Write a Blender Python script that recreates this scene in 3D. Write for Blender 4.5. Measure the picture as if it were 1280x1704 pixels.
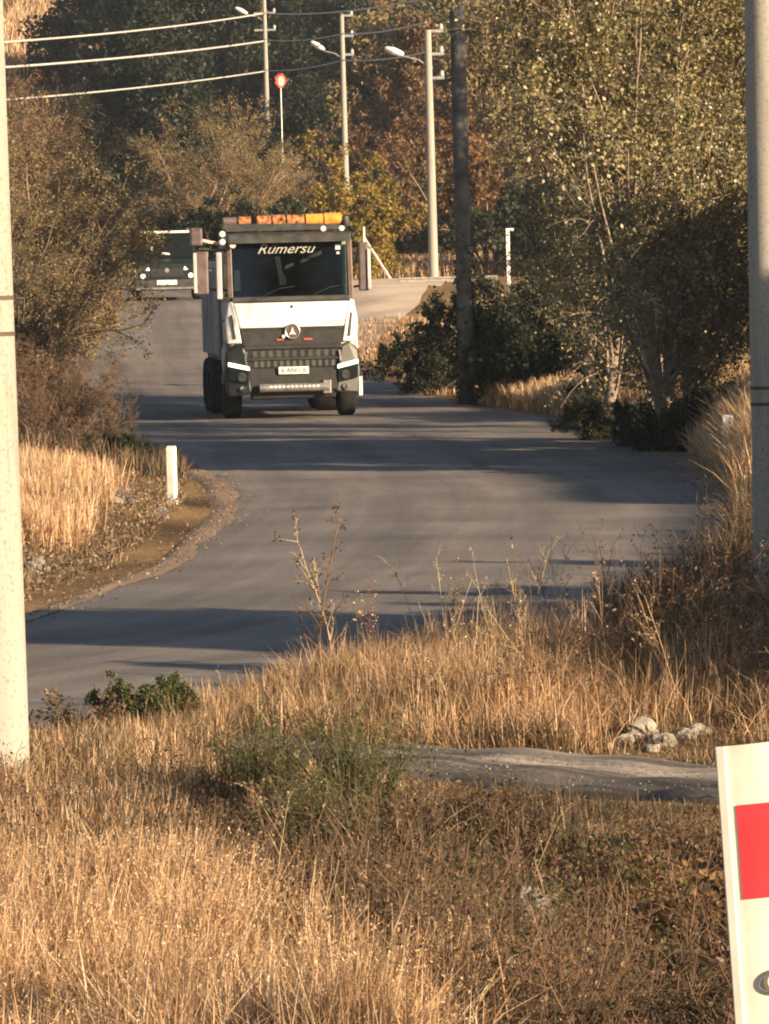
import bpy, math, random
import numpy as np
from mathutils import Vector, Matrix
R = math.radians
for o in list(bpy.data.objects): bpy.data.objects.remove(o)
scene = bpy.context.scene
COL = scene.collection

# ------------------------------------------------------------------ camera, world, sun, exposure
F, PW, PH = 8000.0, 1280.0, 1704.0           # focal length in photo pixels, photo size
EYE = 2.7
PITCH = math.atan(408 / F)                   # eye level lies at photo row 444
ROLL = 0.025
_f = Vector((0, math.cos(PITCH), -math.sin(PITCH)))
_u0 = Vector((0, math.sin(PITCH), math.cos(PITCH)))
_r0 = Vector((1, 0, 0))
_r = _r0 * math.cos(ROLL) - _u0 * math.sin(ROLL)
_u = _r0 * math.sin(ROLL) + _u0 * math.cos(ROLL)
cam_d = bpy.data.cameras.new('camera')
cam = bpy.data.objects.new('camera', cam_d); COL.objects.link(cam)
cam.matrix_world = Matrix(((_r.x, _u.x, -_f.x, 0), (_r.y, _u.y, -_f.y, 0), (_r.z, _u.z, -_f.z, EYE), (0, 0, 0, 1)))
cam_d.sensor_fit = 'VERTICAL'; cam_d.sensor_height = 24.0; cam_d.lens = F / PH * 24.0
cam_d.clip_start = 0.5; cam_d.clip_end = 4000
scene.camera = cam

SUN_EL, SUN_AZ = R(17), R(52)                # azimuth measured from straight behind the camera towards the right
S = Vector((math.sin(SUN_AZ) * math.cos(SUN_EL), -math.cos(SUN_AZ) * math.cos(SUN_EL), math.sin(SUN_EL)))
w = bpy.data.worlds.new('World'); scene.world = w; w.use_nodes = True
nt = w.node_tree; bg = nt.nodes['Background']
sk = nt.nodes.new('ShaderNodeTexSky'); sk.sky_type = 'NISHITA'; sk.sun_disc = False
sk.sun_elevation = SUN_EL; sk.sun_rotation = math.atan2(S.x, S.y)
nt.links.new(sk.outputs[0], bg.inputs[0]); bg.inputs[1].default_value = 0.052
sl = bpy.data.lights.new('sun', 'SUN'); sl.energy = 5.0; sl.angle = R(0.53); sl.color = (1.0, 0.76, 0.50)
so = bpy.data.objects.new('sun', sl); COL.objects.link(so)
so.rotation_euler = S.to_track_quat('Z', 'Y').to_euler(); so.location = (40, -20, 30)
scene.view_settings.view_transform = 'Standard'; scene.view_settings.look = 'None'
scene.view_settings.gamma = 1; scene.view_settings.use_curve_mapping = False
scene.view_settings.exposure = 1.22
scene.cycles.max_bounces = 6; scene.cycles.transparent_max_bounces = 8
scene.cycles.use_denoising = True; scene.cycles.filter_width = 2.0

# ------------------------------------------------------------------ helpers
def project(x, y, z):
    v = Vector((x, y, z - EYE)); k = F / v.dot(_f)
    return 640 + v.dot(_r) * k, 852 - v.dot(_u) * k

def at(px, py, d):                            # point of the photo's ray at distance d ahead
    v = _f * F + _r * (px - 640) + _u * (852 - py)
    v = v * (d / v.y)
    return Vector((v.x, d, v.z + EYE))

PD = [0, 92, 100, 110, 125, 140, 160, 190, 215, 240, 270, 300, 350, 450, 700, 1200, 3000]
PZ = [0, 0, .15, .62, 1.95, 2.1, 2.15, 3.0, 5.2, 8.8, 14.5, 21., 30., 38., 41, 42, 42]
_sd = np.linspace(0, 400, 1601); _sz = np.interp(_sd, PD, PZ)
_k = np.hanning(25); _k /= _k.sum()
_sz2 = np.convolve(np.pad(_sz, 12, mode='edge'), _k, 'valid')
_sz2[-40:] = _sz[-40:]
def P(d):
    d = np.asarray(d, float)
    return np.where(d < 385, np.interp(d, _sd, _sz2), np.interp(d, PD, PZ))

LD = [0, 16, 24, 30, 34, 37, 44, 54, 61, 72, 85, 98, 110, 125, 150, 180, 230]
LX = [-50, -26, -14, -7.5, -4.3, -2.85, -1.95, -1.72, -2.1, -3.5, -5.0, -6.4, -7.2, -7.6, -10.5, -17, -30]
RD = [0, 16, 24, 27, 29, 32, 36, 42, 50, 56, 63, 73, 82, 88, 98, 112, 125, 150, 180, 230]
RX = [-30, -11, -3.4, -1.9, -.9, .4, 1.8, 2.9, 3.55, 3.85, 3.95, 3.8, 3.1, 2.3, .6, -1.1, -2.1, -4.5, -10, -22]
_dd = np.linspace(0, 230, 921); _ks = np.hanning(17); _ks /= _ks.sum()
_ls = np.convolve(np.pad(np.interp(_dd, LD, LX), 8, mode='edge'), _ks, 'valid')
_rs = np.convolve(np.pad(np.interp(_dd, RD, RX), 8, mode='edge'), _ks, 'valid')
def XL(d): return np.interp(d, _dd, _ls)
def XR(d): return np.interp(d, _dd, _rs)
def sst(t):
    t = np.clip(t, 0, 1); return t * t * (3 - 2 * t)
def wob(x, y, s):                             # smooth wobble
    return (np.sin(x * 1.7 / s + y * .9 / s + 1.3) + np.sin(-x * .8 / s + y * 1.9 / s + .4) + np.sin(x * 3.1 / s - y * 2.3 / s + 2.2) * .5) / 2.5
def G(x, d):                                  # height of the ground
    x = np.asarray(x, float); d = np.asarray(d, float)
    z = P(d)
    xl, xr = XL(d), XR(d)
    hl = np.interp(d, [25, 38, 46, 60, 75, 95, 140, 180], [0, .05, .28, .35, .4, .6, .6, 0])
    hr = np.interp(d, [26, 40, 52, 62, 80, 90, 105, 130, 180], [.0, .05, .15, .5, .5, .25, .3, .1, 0])
    z = z + hl * sst((xl - x - .15) / 2.6) + hr * sst((x - xr - .1) / 1.9)
    out = sst(np.maximum(xl - x, x - xr) / 1.2)
    z = z + out * wob(x, d, 1.1) * .05 + out * wob(x + 9, d, 5) * .10 * sst((d - 10) / 30)
    z = z + sst((d - 200) / 80) * wob(x, d, 26) * 2.0
    z = z - .35 * sst((x - .1) / .9) * sst((d - 16.0) / 1.5) * sst((21.9 - d) / 1.6)      # ditch in front of the track
    z = z + .14 * sst((x - xr) / 1.0) * sst((d - 26.3) / 1.4) * sst((34 - d) / 3)
    z = z + .5 * sst((x - 4.6) / 4)
    return z
def Gf(x, d): return float(G(x, d))
def gpt(px, d):                               # ground point at distance d under photo column px
    x = (px - 640) / F * d
    for _ in range(4):
        x += (px - project(x, d, Gf(x, d))[0]) / F * d
    return Vector((x, d, Gf(x, d)))

def tag(o, label=None, cat=None, group=None, kind=None):
    if label: o['label'] = label
    if cat: o['category'] = cat
    if group: o['group'] = group
    if kind: o['kind'] = kind
    return o
def empty(name, loc, rz=0, label=None, cat=None, group=None):
    o = bpy.data.objects.new(name, None); COL.objects.link(o)
    o.location = loc; o.rotation_euler = (0, 0, rz); o.empty_display_size = .2
    return tag(o, label, cat, group)
def mesh_np(name, V, Q, mat, parent=None, smooth=False, uv=None):
    """V (n,3), Q (m,4) or (m,3) faces"""
    me = bpy.data.meshes.new(name)
    V = np.ascontiguousarray(V, np.float32); Q = np.ascontiguousarray(Q, np.int32)
    m, k = Q.shape
    me.vertices.add(len(V)); me.vertices.foreach_set('co', V.ravel())
    me.loops.add(m * k); me.loops.foreach_set('vertex_index', Q.ravel())
    me.polygons.add(m); me.polygons.foreach_set('loop_start', np.arange(0, m * k, k, dtype=np.int32))
    if smooth: me.polygons.foreach_set('use_smooth', np.ones(m, bool))
    if uv is not None:
        l = me.uv_layers.new(name='UVMap'); l.data.foreach_set('uv', np.ascontiguousarray(uv[Q.ravel()], np.float32).ravel())
    me.update(calc_edges=True)
    me.materials.append(mat)
    o = bpy.data.objects.new(name, me); COL.objects.link(o)
    if parent: o.parent = parent
    return o
class MB:
    def __init__(s): s.v = []; s.f = []
    def add(s, v, f):
        n = len(s.v); s.v += [tuple(p) for p in v]; s.f += [[i + n for i in q] for q in f]; return s
    def hexa(s, p):                           # 4 bottom points ccw, 4 top points
        return s.add(p, [(3, 2, 1, 0), (4, 5, 6, 7), (0, 1, 5, 4), (1, 2, 6, 5), (2, 3, 7, 6), (3, 0, 4, 7)])
    def box(s, x0, x1, y0, y1, z0, z1):
        return s.hexa([(x0, y0, z0), (x1, y0, z0), (x1, y1, z0), (x0, y1, z0), (x0, y0, z1), (x1, y0, z1), (x1, y1, z1), (x0, y1, z1)])
    def plate(s, poly, ext):                  # polygon swept along ext
        n = len(poly); e = Vector(ext); p = [Vector(q) for q in poly]
        f = [list(range(n))[::-1], [i + n for i in range(n)]] + [[i, (i + 1) % n, (i + 1) % n + n, i + n] for i in range(n)]
        return s.add(p + [q + e for q in p], f)
    def cyl(s, a, b, r0, r1=None, n=12):
        r1 = r0 if r1 is None else r1
        a, b = Vector(a), Vector(b); t = (b - a).normalized()
        u = t.orthogonal().normalized(); w_ = t.cross(u)
        v = []
        for c, r in ((a, r0), (b, r1)):
            v += [c + (u * math.cos(2 * math.pi * i / n) + w_ * math.sin(2 * math.pi * i / n)) * r for i in range(n)]
        return s.add(v, [[i, (i + 1) % n, (i + 1) % n + n, i + n] for i in range(n)] + [list(range(n))[::-1], [i + n for i in range(n)]])
    def tube(s, pts, r, n=6):
        for a, b in zip(pts[:-1], pts[1:]): s.cyl(a, b, r, r, n)
        return s
    def lathe(s, prof, c, axis='x', n=28):    # prof: (radius, offset along axis)
        k = len(prof); v = []
        for i in range(n):
            a = 2 * math.pi * i / n
            for r, h in prof:
                p = (h, r * math.cos(a), r * math.sin(a)) if axis == 'x' else ((r * math.cos(a), h, r * math.sin(a)) if axis == 'y' else (r * math.cos(a), r * math.sin(a), h))
                v.append(Vector(p) + Vector(c))
        return s.add(v, [[i * k + j, i * k + j + 1, ((i + 1) % n) * k + j + 1, ((i + 1) % n) * k + j] for i in range(n) for j in range(k - 1)])
    def build(s, name, mat, parent=None, bevel=0, smooth=False):
        me = bpy.data.meshes.new(name); me.from_pydata(s.v, [], s.f); me.update()
        import bmesh
        b = bmesh.new(); b.from_mesh(me); bmesh.ops.recalc_face_normals(b, faces=b.faces); b.to_mesh(me); b.free()
        me.materials.append(mat)
        if smooth:
            me.polygons.foreach_set('use_smooth', np.ones(len(me.polygons), bool))
        o = bpy.data.objects.new(name, me); COL.objects.link(o)
        if parent: o.parent = parent
        if bevel:
            m = o.modifiers.new('bevel', 'BEVEL'); m.width = bevel; m.segments = 2; m.limit_method = 'ANGLE'
        if smooth:
            m = o.modifiers.new('split', 'EDGE_SPLIT'); m.split_angle = R(40)
        return o
def copy_tree(o, parent=None):
    c = o.copy(); COL.objects.link(c); c.parent = parent
    for ch in o.children: copy_tree(ch, c)
    return c

# ------------------------------------------------------------------ materials
MAT = {}
def nodes(name):
    m = bpy.data.materials.new(name); m.use_nodes = True; MAT[name] = m
    n = m.node_tree.nodes; return m, n, m.node_tree.links, n['Principled BSDF']
def ramp(n, cols):
    r = n.new('ShaderNodeValToRGB'); e = r.color_ramp.elements
    while len(e) > 1: e.remove(e[0])
    e[0].position = cols[0][0]; e[0].color = (*cols[0][1], 1)
    for p, c in cols[1:]:
        q = e.new(p); q.color = (*c, 1)
    return r
def solid(name, c, rough=.5, metal=0, var=.12, scale=6, spec=.5, bump=0):
    m, n, l, b = nodes(name)
    t = n.new('ShaderNodeTexCoord'); ns = n.new('ShaderNodeTexNoise'); ns.inputs['Scale'].default_value = scale; ns.inputs['Detail'].default_value = 6
    l.new(t.outputs['Object'], ns.inputs['Vector'])
    lo = tuple(v * (1 - var * 2) for v in c); hi = tuple(min(1, v * (1 + var)) for v in c)
    r = ramp(n, [(.3, lo), (.62, hi)]); l.new(ns.outputs['Fac'], r.inputs[0]); l.new(r.outputs[0], b.inputs['Base Color'])
    b.inputs['Roughness'].default_value = rough; b.inputs['Metallic'].default_value = metal; b.inputs['Specular IOR Level'].default_value = spec
    if bump:
        bp = n.new('ShaderNodeBump'); bp.inputs['Strength'].default_value = bump; bp.inputs['Distance'].default_value = .02
        l.new(ns.outputs['Fac'], bp.inputs['Height']); l.new(bp.outputs[0], b.inputs['Normal'])
    return m
def leafy(name, cols, trans=.35, rough=.55, spec=.3):
    """one random colour of the ramp for every leaf or blade"""
    m, n, l, b = nodes(name)
    g = n.new('ShaderNodeNewGeometry'); r = ramp(n, cols); l.new(g.outputs['Random Per Island'], r.inputs[0])
    t = n.new('ShaderNodeTexCoord'); ns = n.new('ShaderNodeTexNoise'); ns.inputs['Scale'].default_value = 1.3
    l.new(t.outputs['Object'], ns.inputs['Vector'])
    hv = n.new('ShaderNodeHueSaturation'); l.new(r.outputs[0], hv.inputs['Color'])
    mr = n.new('ShaderNodeMapRange'); mr.inputs[1].default_value = .3; mr.inputs[2].default_value = .7; mr.inputs[3].default_value = .7; mr.inputs[4].default_value = 1.25
    l.new(ns.outputs['Fac'], mr.inputs[0]); l.new(mr.outputs[0], hv.inputs['Value'])
    l.new(hv.outputs[0], b.inputs['Base Color']); b.inputs['Roughness'].default_value = rough; b.inputs['Specular IOR Level'].default_value = spec
    tr = n.new('ShaderNodeBsdfTranslucent'); l.new(hv.outputs[0], tr.inputs[0])
    mx = n.new('ShaderNodeMixShader'); mx.inputs[0].default_value = trans
    l.new(b.outputs[0], mx.inputs[1]); l.new(tr.outputs[0], mx.inputs[2]); l.new(mx.outputs[0], n['Material Output'].inputs[0])
    return m

# ground
def ground_mat():
    m, n, l, b = nodes('ground_soil')
    t = n.new('ShaderNodeTexCoord')
    a = n.new('ShaderNodeTexNoise'); a.inputs['Scale'].default_value = .35; a.inputs['Detail'].default_value = 8
    c = n.new('ShaderNodeTexNoise'); c.inputs['Scale'].default_value = 9; c.inputs['Detail'].default_value = 8; c.inputs['Roughness'].default_value = .7
    l.new(t.outputs['Object'], a.inputs['Vector']); l.new(t.outputs['Object'], c.inputs['Vector'])
    r1 = ramp(n, [(.3, (.10, .07, .04)), (.45, (.22, .15, .085)), (.6, (.34, .235, .125)), (.75, (.40, .30, .18))])
    r2 = ramp(n, [(.3, (.45, .42, .38)), (.7, (1.25, 1.2, 1.1))])
    l.new(a.outputs['Fac'], r1.inputs[0]); l.new(c.outputs['Fac'], r2.inputs[0])
    mx = n.new('ShaderNodeMix'); mx.data_type = 'RGBA'; mx.blend_type = 'MULTIPLY'; mx.inputs[0].default_value = 1
    l.new(r1.outputs[0], mx.inputs[6]); l.new(r2.outputs[0], mx.inputs[7]); l.new(mx.outputs[2], b.inputs['Base Color'])
    b.inputs['Roughness'].default_value = .95; b.inputs['Specular IOR Level'].default_value = .1
    bp = n.new('ShaderNodeBump'); bp.inputs['Strength'].default_value = .8; bp.inputs['Distance'].default_value = .05
    l.new(c.outputs['Fac'], bp.inputs['Height']); l.new(bp.outputs[0], b.inputs['Normal'])
    return m
def strip_mat(name, dark, mid, light, stretch, rough=.85, pos=(.34, .5, .67)):
    """asphalt or gravel with streaks running along the strip (UV: u across in metres, v along)"""
    m, n, l, b = nodes(name)
    uv = n.new('ShaderNodeTexCoord'); mp = n.new('ShaderNodeMapping'); mp.inputs['Scale'].default_value = stretch
    l.new(uv.outputs['UV'], mp.inputs[0])
    a = n.new('ShaderNodeTexNoise'); a.inputs['Scale'].default_value = 1; a.inputs['Detail'].default_value = 6; a.inputs['Roughness'].default_value = .6
    l.new(mp.outputs[0], a.inputs['Vector'])
    c = n.new('ShaderNodeTexNoise'); c.inputs['Scale'].default_value = 28; c.inputs['Detail'].default_value = 4
    l.new(uv.outputs['UV'], c.inputs['Vector'])
    e = n.new('ShaderNodeTexNoise'); e.inputs['Scale'].default_value = .5; e.inputs['Detail'].default_value = 7; l.new(uv.outputs['UV'], e.inputs['Vector'])
    r1 = ramp(n, [(pos[0], dark), (pos[1], mid), (pos[2], light)])
    ad = n.new('ShaderNodeMath'); ad.operation = 'MULTIPLY_ADD'; ad.inputs[1].default_value = .5; l.new(a.outputs['Fac'], ad.inputs[0])
    h = n.new('ShaderNodeMath'); h.operation = 'MULTIPLY'; h.inputs[1].default_value = .5; l.new(e.outputs['Fac'], h.inputs[0]); l.new(h.outputs[0], ad.inputs[2])
    l.new(ad.outputs[0], r1.inputs[0])
    r2 = ramp(n, [(.35, (.8, .8, .8)), (.65, (1.15, 1.15, 1.15))]); l.new(c.outputs['Fac'], r2.inputs[0])
    mx = n.new('ShaderNodeMix'); mx.data_type = 'RGBA'; mx.blend_type = 'MULTIPLY'; mx.inputs[0].default_value = 1
    l.new(r1.outputs[0], mx.inputs[6]); l.new(r2.outputs[0], mx.inputs[7]); l.new(mx.outputs[2], b.inputs['Base Color'])
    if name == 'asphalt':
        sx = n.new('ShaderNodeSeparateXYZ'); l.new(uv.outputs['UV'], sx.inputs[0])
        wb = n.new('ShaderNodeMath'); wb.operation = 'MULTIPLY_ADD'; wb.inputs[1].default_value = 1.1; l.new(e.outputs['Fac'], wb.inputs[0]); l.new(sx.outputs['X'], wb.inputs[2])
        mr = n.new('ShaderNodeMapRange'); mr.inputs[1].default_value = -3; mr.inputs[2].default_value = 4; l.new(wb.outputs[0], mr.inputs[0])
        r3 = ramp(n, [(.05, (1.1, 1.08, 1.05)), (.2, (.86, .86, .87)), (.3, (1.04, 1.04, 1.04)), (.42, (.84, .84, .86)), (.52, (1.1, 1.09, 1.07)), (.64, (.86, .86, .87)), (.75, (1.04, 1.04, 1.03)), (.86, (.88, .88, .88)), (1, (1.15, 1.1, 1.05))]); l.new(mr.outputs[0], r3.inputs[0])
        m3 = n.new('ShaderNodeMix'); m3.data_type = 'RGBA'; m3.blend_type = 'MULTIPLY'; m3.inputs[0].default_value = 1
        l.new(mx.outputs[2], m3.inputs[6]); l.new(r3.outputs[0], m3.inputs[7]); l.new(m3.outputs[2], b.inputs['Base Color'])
    b.inputs['Roughness'].default_value = rough; b.inputs['Specular IOR Level'].default_value = .25
    bp = n.new('ShaderNodeBump'); bp.inputs['Strength'].default_value = .35; bp.inputs['Distance'].default_value = .01
    l.new(c.outputs['Fac'], bp.inputs['Height']); l.new(bp.outputs[0], b.inputs['Normal'])
    return m
ground_mat()
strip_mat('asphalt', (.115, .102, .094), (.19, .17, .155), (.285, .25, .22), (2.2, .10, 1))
strip_mat('gravel', (.19, .135, .09), (.29, .21, .145), (.40, .30, .21), (2.5, .6, 1), .95)
strip_mat('pale_dirt', (.46, .36, .27), (.58, .46, .35), (.66, .54, .42), (1.2, .5, 1), .95)  # brightened in the colour, standing in for sun this slope misses
strip_mat('track_dirt', (.05, .045, .042), (.145, .128, .115), (.42, .36, .30), (.3, 4.5, 1), .95, (.41, .5, .6))
def concrete(name):
    m, n, l, b = nodes(name)
    t = n.new('ShaderNodeTexCoord'); mp = n.new('ShaderNodeMapping'); mp.inputs['Scale'].default_value = (9, 9, .7); l.new(t.outputs['Object'], mp.inputs[0])
    a = n.new('ShaderNodeTexNoise'); a.inputs['Scale'].default_value = 1; a.inputs['Detail'].default_value = 8; a.inputs['Roughness'].default_value = .65; l.new(mp.outputs[0], a.inputs['Vector'])
    c = n.new('ShaderNodeTexNoise'); c.inputs['Scale'].default_value = 45; c.inputs['Detail'].default_value = 4; l.new(t.outputs['Object'], c.inputs['Vector'])
    r1 = ramp(n, [(.3, (.25, .225, .185)), (.45, (.345, .325, .285)), (.7, (.385, .365, .325))]); l.new(a.outputs['Fac'], r1.inputs[0])
    r2 = ramp(n, [(.33, (.72, .70, .66)), (.45, (1, 1, 1))]); l.new(c.outputs['Fac'], r2.inputs[0])
    mx = n.new('ShaderNodeMix'); mx.data_type = 'RGBA'; mx.blend_type = 'MULTIPLY'; mx.inputs[0].default_value = 1
    l.new(r1.outputs[0], mx.inputs[6]); l.new(r2.outputs[0], mx.inputs[7]); l.new(mx.outputs[2], b.inputs['Base Color'])
    b.inputs['Roughness'].default_value = .9; b.inputs['Specular IOR Level'].default_value = .15
    bp = n.new('ShaderNodeBump'); bp.inputs['Strength'].default_value = .3; bp.inputs['Distance'].default_value = .004; l.new(c.outputs['Fac'], bp.inputs['Height']); l.new(bp.outputs[0], b.inputs['Normal'])
concrete('concrete_pole')
solid('joint_line', (.10, .07, .05), .9)
solid('shade_dark_pole', (.10, .10, .10), .9, var=.25, scale=3, spec=.15, bump=.3)  # base colour darkened to carry the shade lying on this pole
solid('galvanised', (.45, .45, .44), .45, .6)
solid('lamp_shell', (.72, .72, .70), .4)
solid('porcelain', (.60, .56, .50), .3)
solid('cable', (.62, .60, .56), .5)
solid('white_paint', (.78, .77, .74), .35, var=.04)
solid('white_plastic', (.72, .70, .63), .5, var=.09, scale=5)
solid('red_band', (.56, .04, .055), .5, var=.12, scale=4)
solid('sign_red', (.60, .09, .07), .5)
solid('sign_pale', (.72, .55, .48), .5)
solid('emblem_dark', (.09, .085, .075), .5)
solid('emblem_grey', (.40, .38, .34), .5)
solid('truck_white', (.80, .79, .77), .3, var=.05, scale=2)
solid('truck_side', (.50, .48, .49), .45, var=.15, scale=2)
solid('truck_dark', (.045, .045, .042), .5, var=.3, scale=5)
solid('pillar_brown', (.11, .07, .055), .5, var=.2)
solid('grille_dark', (.016, .016, .015), .6, var=.3, scale=8)
solid('slat_grey', (.038, .037, .034), .4, var=.2)
solid('bumper_olive', (.020, .021, .016), .4, var=.25, scale=4)
solid('steel', (.42, .41, .39), .35, .7, var=.2)
solid('chrome', (.75, .74, .72), .15, 1.0, var=.05)
solid('rubber', (.022, .022, .023), .85, var=.3, spec=.2)
solid('rim_grey', (.22, .21, .20), .5, .4)
solid('amber_lens', (.80, .33, .06), .25, var=.2, scale=12)
solid('red_lens', (.45, .13, .07), .25, var=.2, scale=12)
solid('amber_dull', (.46, .19, .08), .35, var=.45, scale=14)
solid('clear_lens', (.72, .72, .70), .15, var=.1, scale=14)
solid('mirror_shell', (.13, .095, .095), .5, var=.15)
solid('tipper_paint', (.12, .10, .10), .6, var=.25)
solid('seat_cloth', (.05, .05, .055), .9)
solid('pale_cloth', (.80, .79, .72), .9)
solid('plate_white', (.78, .77, .73), .4)
solid('ink', (.02, .02, .025), .6)
solid('car_green', (.010, .018, .016), .4, var=.2)
solid('car_glass', (.010, .013, .014), .2, var=.1, spec=.25)
solid('stone_white', (.33, .30, .255), .9, var=.2, scale=9, bump=.4)
solid('stone_grey', (.20, .185, .17), .95, var=.25, scale=9, bump=.5)
solid('bark_pale', (.34, .28, .22), .9, var=.3, scale=9, spec=.1)
solid('bark_mid', (.27, .215, .165), .9, var=.35, scale=9, spec=.1)
solid('bark_dark', (.10, .075, .055), .95, var=.3, scale=9, spec=.1)
solid('twig_brown', (.28, .20, .14), .9, var=.25, scale=3, spec=.1)
solid('twig_grey', (.17, .14, .125), .9, var=.3, scale=3, spec=.1)
solid('stalk_pale', (.50, .38, .24), .9, var=.2, scale=3, spec=.1)
solid('stalk_brown', (.18, .115, .075), .9, var=.25, scale=3, spec=.1)
def emit(name, c, s):
    m, n, l, b = nodes(name)
    b.inputs['Base Color'].default_value = (.8, .8, .75, 1); b.inputs['Emission Color'].default_value = (*c, 1); b.inputs['Emission Strength'].default_value = s
    return m
emit('running_light', (.95, 1, .62), 1.6)
emit('headlight_glow', (.95, 1, 1), .35)
def glass():
    m, n, l, b = nodes('windscreen_glass')
    tr = n.new('ShaderNodeBsdfTransparent'); tr.inputs[0].default_value = (.72, .78, .76, 1)
    gl = n.new('ShaderNodeBsdfGlossy'); gl.inputs['Roughness'].default_value = .04; gl.inputs[0].default_value = (.8, .85, .9, 1)
    fr = n.new('ShaderNodeFresnel'); fr.inputs[0].default_value = 1.45
    mx = n.new('ShaderNodeMixShader'); l.new(fr.outputs[0], mx.inputs[0]); l.new(tr.outputs[0], mx.inputs[1]); l.new(gl.outputs[0], mx.inputs[2])
    l.new(mx.outputs[0], n['Material Output'].inputs[0])
glass()
leafy('straw', [(0, (.30, .17, .08)), (.25, (.50, .32, .165)), (.55, (.68, .48, .29)), (.75, (.84, .68, .48)), (.88, (.42, .23, .12)), (1, (.18, .11, .06))], .3)
leafy('straw_pink', [(0, (.22, .13, .07)), (.35, (.44, .275, .145)), (.6, (.60, .41, .24)), (.8, (.76, .58, .38)), (.9, (.30, .17, .10)), (1, (.16, .10, .06))], .3)
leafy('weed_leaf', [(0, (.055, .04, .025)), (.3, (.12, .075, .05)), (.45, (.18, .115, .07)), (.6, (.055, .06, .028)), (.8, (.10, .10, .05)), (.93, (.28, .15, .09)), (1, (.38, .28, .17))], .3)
leafy('under_leaf', [(0, (.07, .05, .03)), (.3, (.16, .095, .06)), (.5, (.10, .095, .045)), (.7, (.24, .17, .09)), (.88, (.36, .25, .14)), (1, (.48, .36, .22))], .3)
leafy('litter_leaf', [(0, (.14, .10, .06)), (.4, (.24, .165, .105)), (.75, (.33, .24, .155)), (.9, (.10, .09, .04)), (1, (.42, .31, .20))], .2)
leafy('scrub_leaf', [(0, (.035, .03, .018)), (.3, (.085, .06, .035)), (.5, (.05, .055, .025)), (.7, (.14, .095, .055)), (.9, (.22, .15, .09)), (1, (.40, .29, .18))], .25)
leafy('green_leaf', [(0, (.03, .045, .015)), (.5, (.055, .08, .025)), (.85, (.10, .11, .04)), (1, (.20, .16, .06))], .3)
leafy('broom_leaf', [(0, (.075, .085, .035)), (.5, (.13, .13, .06)), (1, (.22, .19, .09))], .3)
leafy('poplar_leaf', [(0, (.085, .085, .035)), (.35, (.165, .155, .062)), (.6, (.26, .22, .095)), (.8, (.35, .275, .13)), (.92, (.50, .40, .19)), (1, (.50, .44, .33))], .28, .42, .5)
leafy('olive_leaf', [(0, (.11, .085, .04)), (.4, (.20, .155, .07)), (.75, (.29, .225, .105)), (1, (.38, .29, .15))], .35)
leafy('brown_leaf', [(0, (.09, .055, .03)), (.4, (.16, .095, .05)), (.75, (.24, .14, .07)), (1, (.31, .19, .10))], .35)
leafy('orange_leaf', [(0, (.13, .075, .035)), (.5, (.20, .115, .05)), (1, (.29, .18, .08))], .35)
leafy('yellow_leaf', [(0, (.15, .12, .03)), (.4, (.27, .21, .05)), (.75, (.40, .30, .07)), (1, (.46, .28, .07))], .4)
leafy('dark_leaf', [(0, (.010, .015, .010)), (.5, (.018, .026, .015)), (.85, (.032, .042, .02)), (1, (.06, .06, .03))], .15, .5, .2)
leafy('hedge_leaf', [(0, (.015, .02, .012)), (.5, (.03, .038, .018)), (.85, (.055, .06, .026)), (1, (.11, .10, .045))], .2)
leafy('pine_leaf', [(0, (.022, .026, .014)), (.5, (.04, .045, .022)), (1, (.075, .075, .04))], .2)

# ------------------------------------------------------------------ the setting
def axis_x():
    a = np.concatenate([np.arange(-12, 12.01, .22), 12 + np.cumsum(np.geomspace(.25, 60, 46)), -12 - np.cumsum(np.geomspace(.25, 60, 46))]); return np.sort(a)
def axis_d():
    return np.concatenate([np.arange(-30, 8, 1.5), np.arange(8, 130, .3), np.arange(130, 330, 1.2), 330 + np.cumsum(np.geomspace(2, 160, 40))])
gx, gd = axis_x(), axis_d()
X, D = np.meshgrid(gx, gd)
Z = G(X, D)
inside = (X > XL(D) + .3) & (X < XR(D) - .3) & (D > 14) & (D < 200)
Z = np.where(inside, Z - .05, Z)
ny, nx = X.shape
idx = np.arange(ny * nx).reshape(ny, nx)
Q = np.stack([idx[:-1, :-1], idx[:-1, 1:], idx[1:, 1:], idx[1:, :-1]], -1).reshape(-1, 4)
tag(mesh_np('ground', np.stack([X, D, Z], -1).reshape(-1, 3), Q, MAT['ground_soil'], smooth=True), kind='structure')
def strip(name, d, xa, xb, ncol, zoff, mat):
    t = np.linspace(0, 1, ncol)
    x = xa[:, None] * (1 - t) + xb[:, None] * t; dd = np.repeat(d[:, None], ncol, 1)
    z = P(dd) + zoff(x, dd)
    i = np.arange(x.size).reshape(x.shape)
    q = np.stack([i[:-1, :-1], i[:-1, 1:], i[1:, 1:], i[1:, :-1]], -1).reshape(-1, 4)
    u = np.stack([(x - xa[:, None] * .5 - xb[:, None] * .5), dd], -1).reshape(-1, 2)
    return mesh_np(name, np.stack([x, dd, z], -1).reshape(-1, 3), q, mat, smooth=True, uv=u)
d = np.arange(15, 199, .15)
rg = lambda d, s: .02 * np.sin(d * 2.1 + s) + .04 * np.sin(d * .87 + 2 * s) + .01 * np.sin(d * 6.1 + s)
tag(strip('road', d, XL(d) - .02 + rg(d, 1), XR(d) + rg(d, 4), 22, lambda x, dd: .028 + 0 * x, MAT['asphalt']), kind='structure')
d = np.arange(30, 128, .2)
wl = np.interp(d, [30, 37, 45, 55, 62, 75, 105, 128], [.08, .22, .32, .48, .36, .2, .4, .4])
tag(strip('gravel_shoulder', d, XL(d) - wl + rg(d * 1.3, 2), XL(d) + .12 + rg(d, 7), 10, lambda x, dd: .036 - .07 * sst((XL(dd) - x - .06) / .3) + G(x, dd) - P(dd), MAT['gravel']), kind='structure')
d = np.arange(40, 70, .2)
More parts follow.
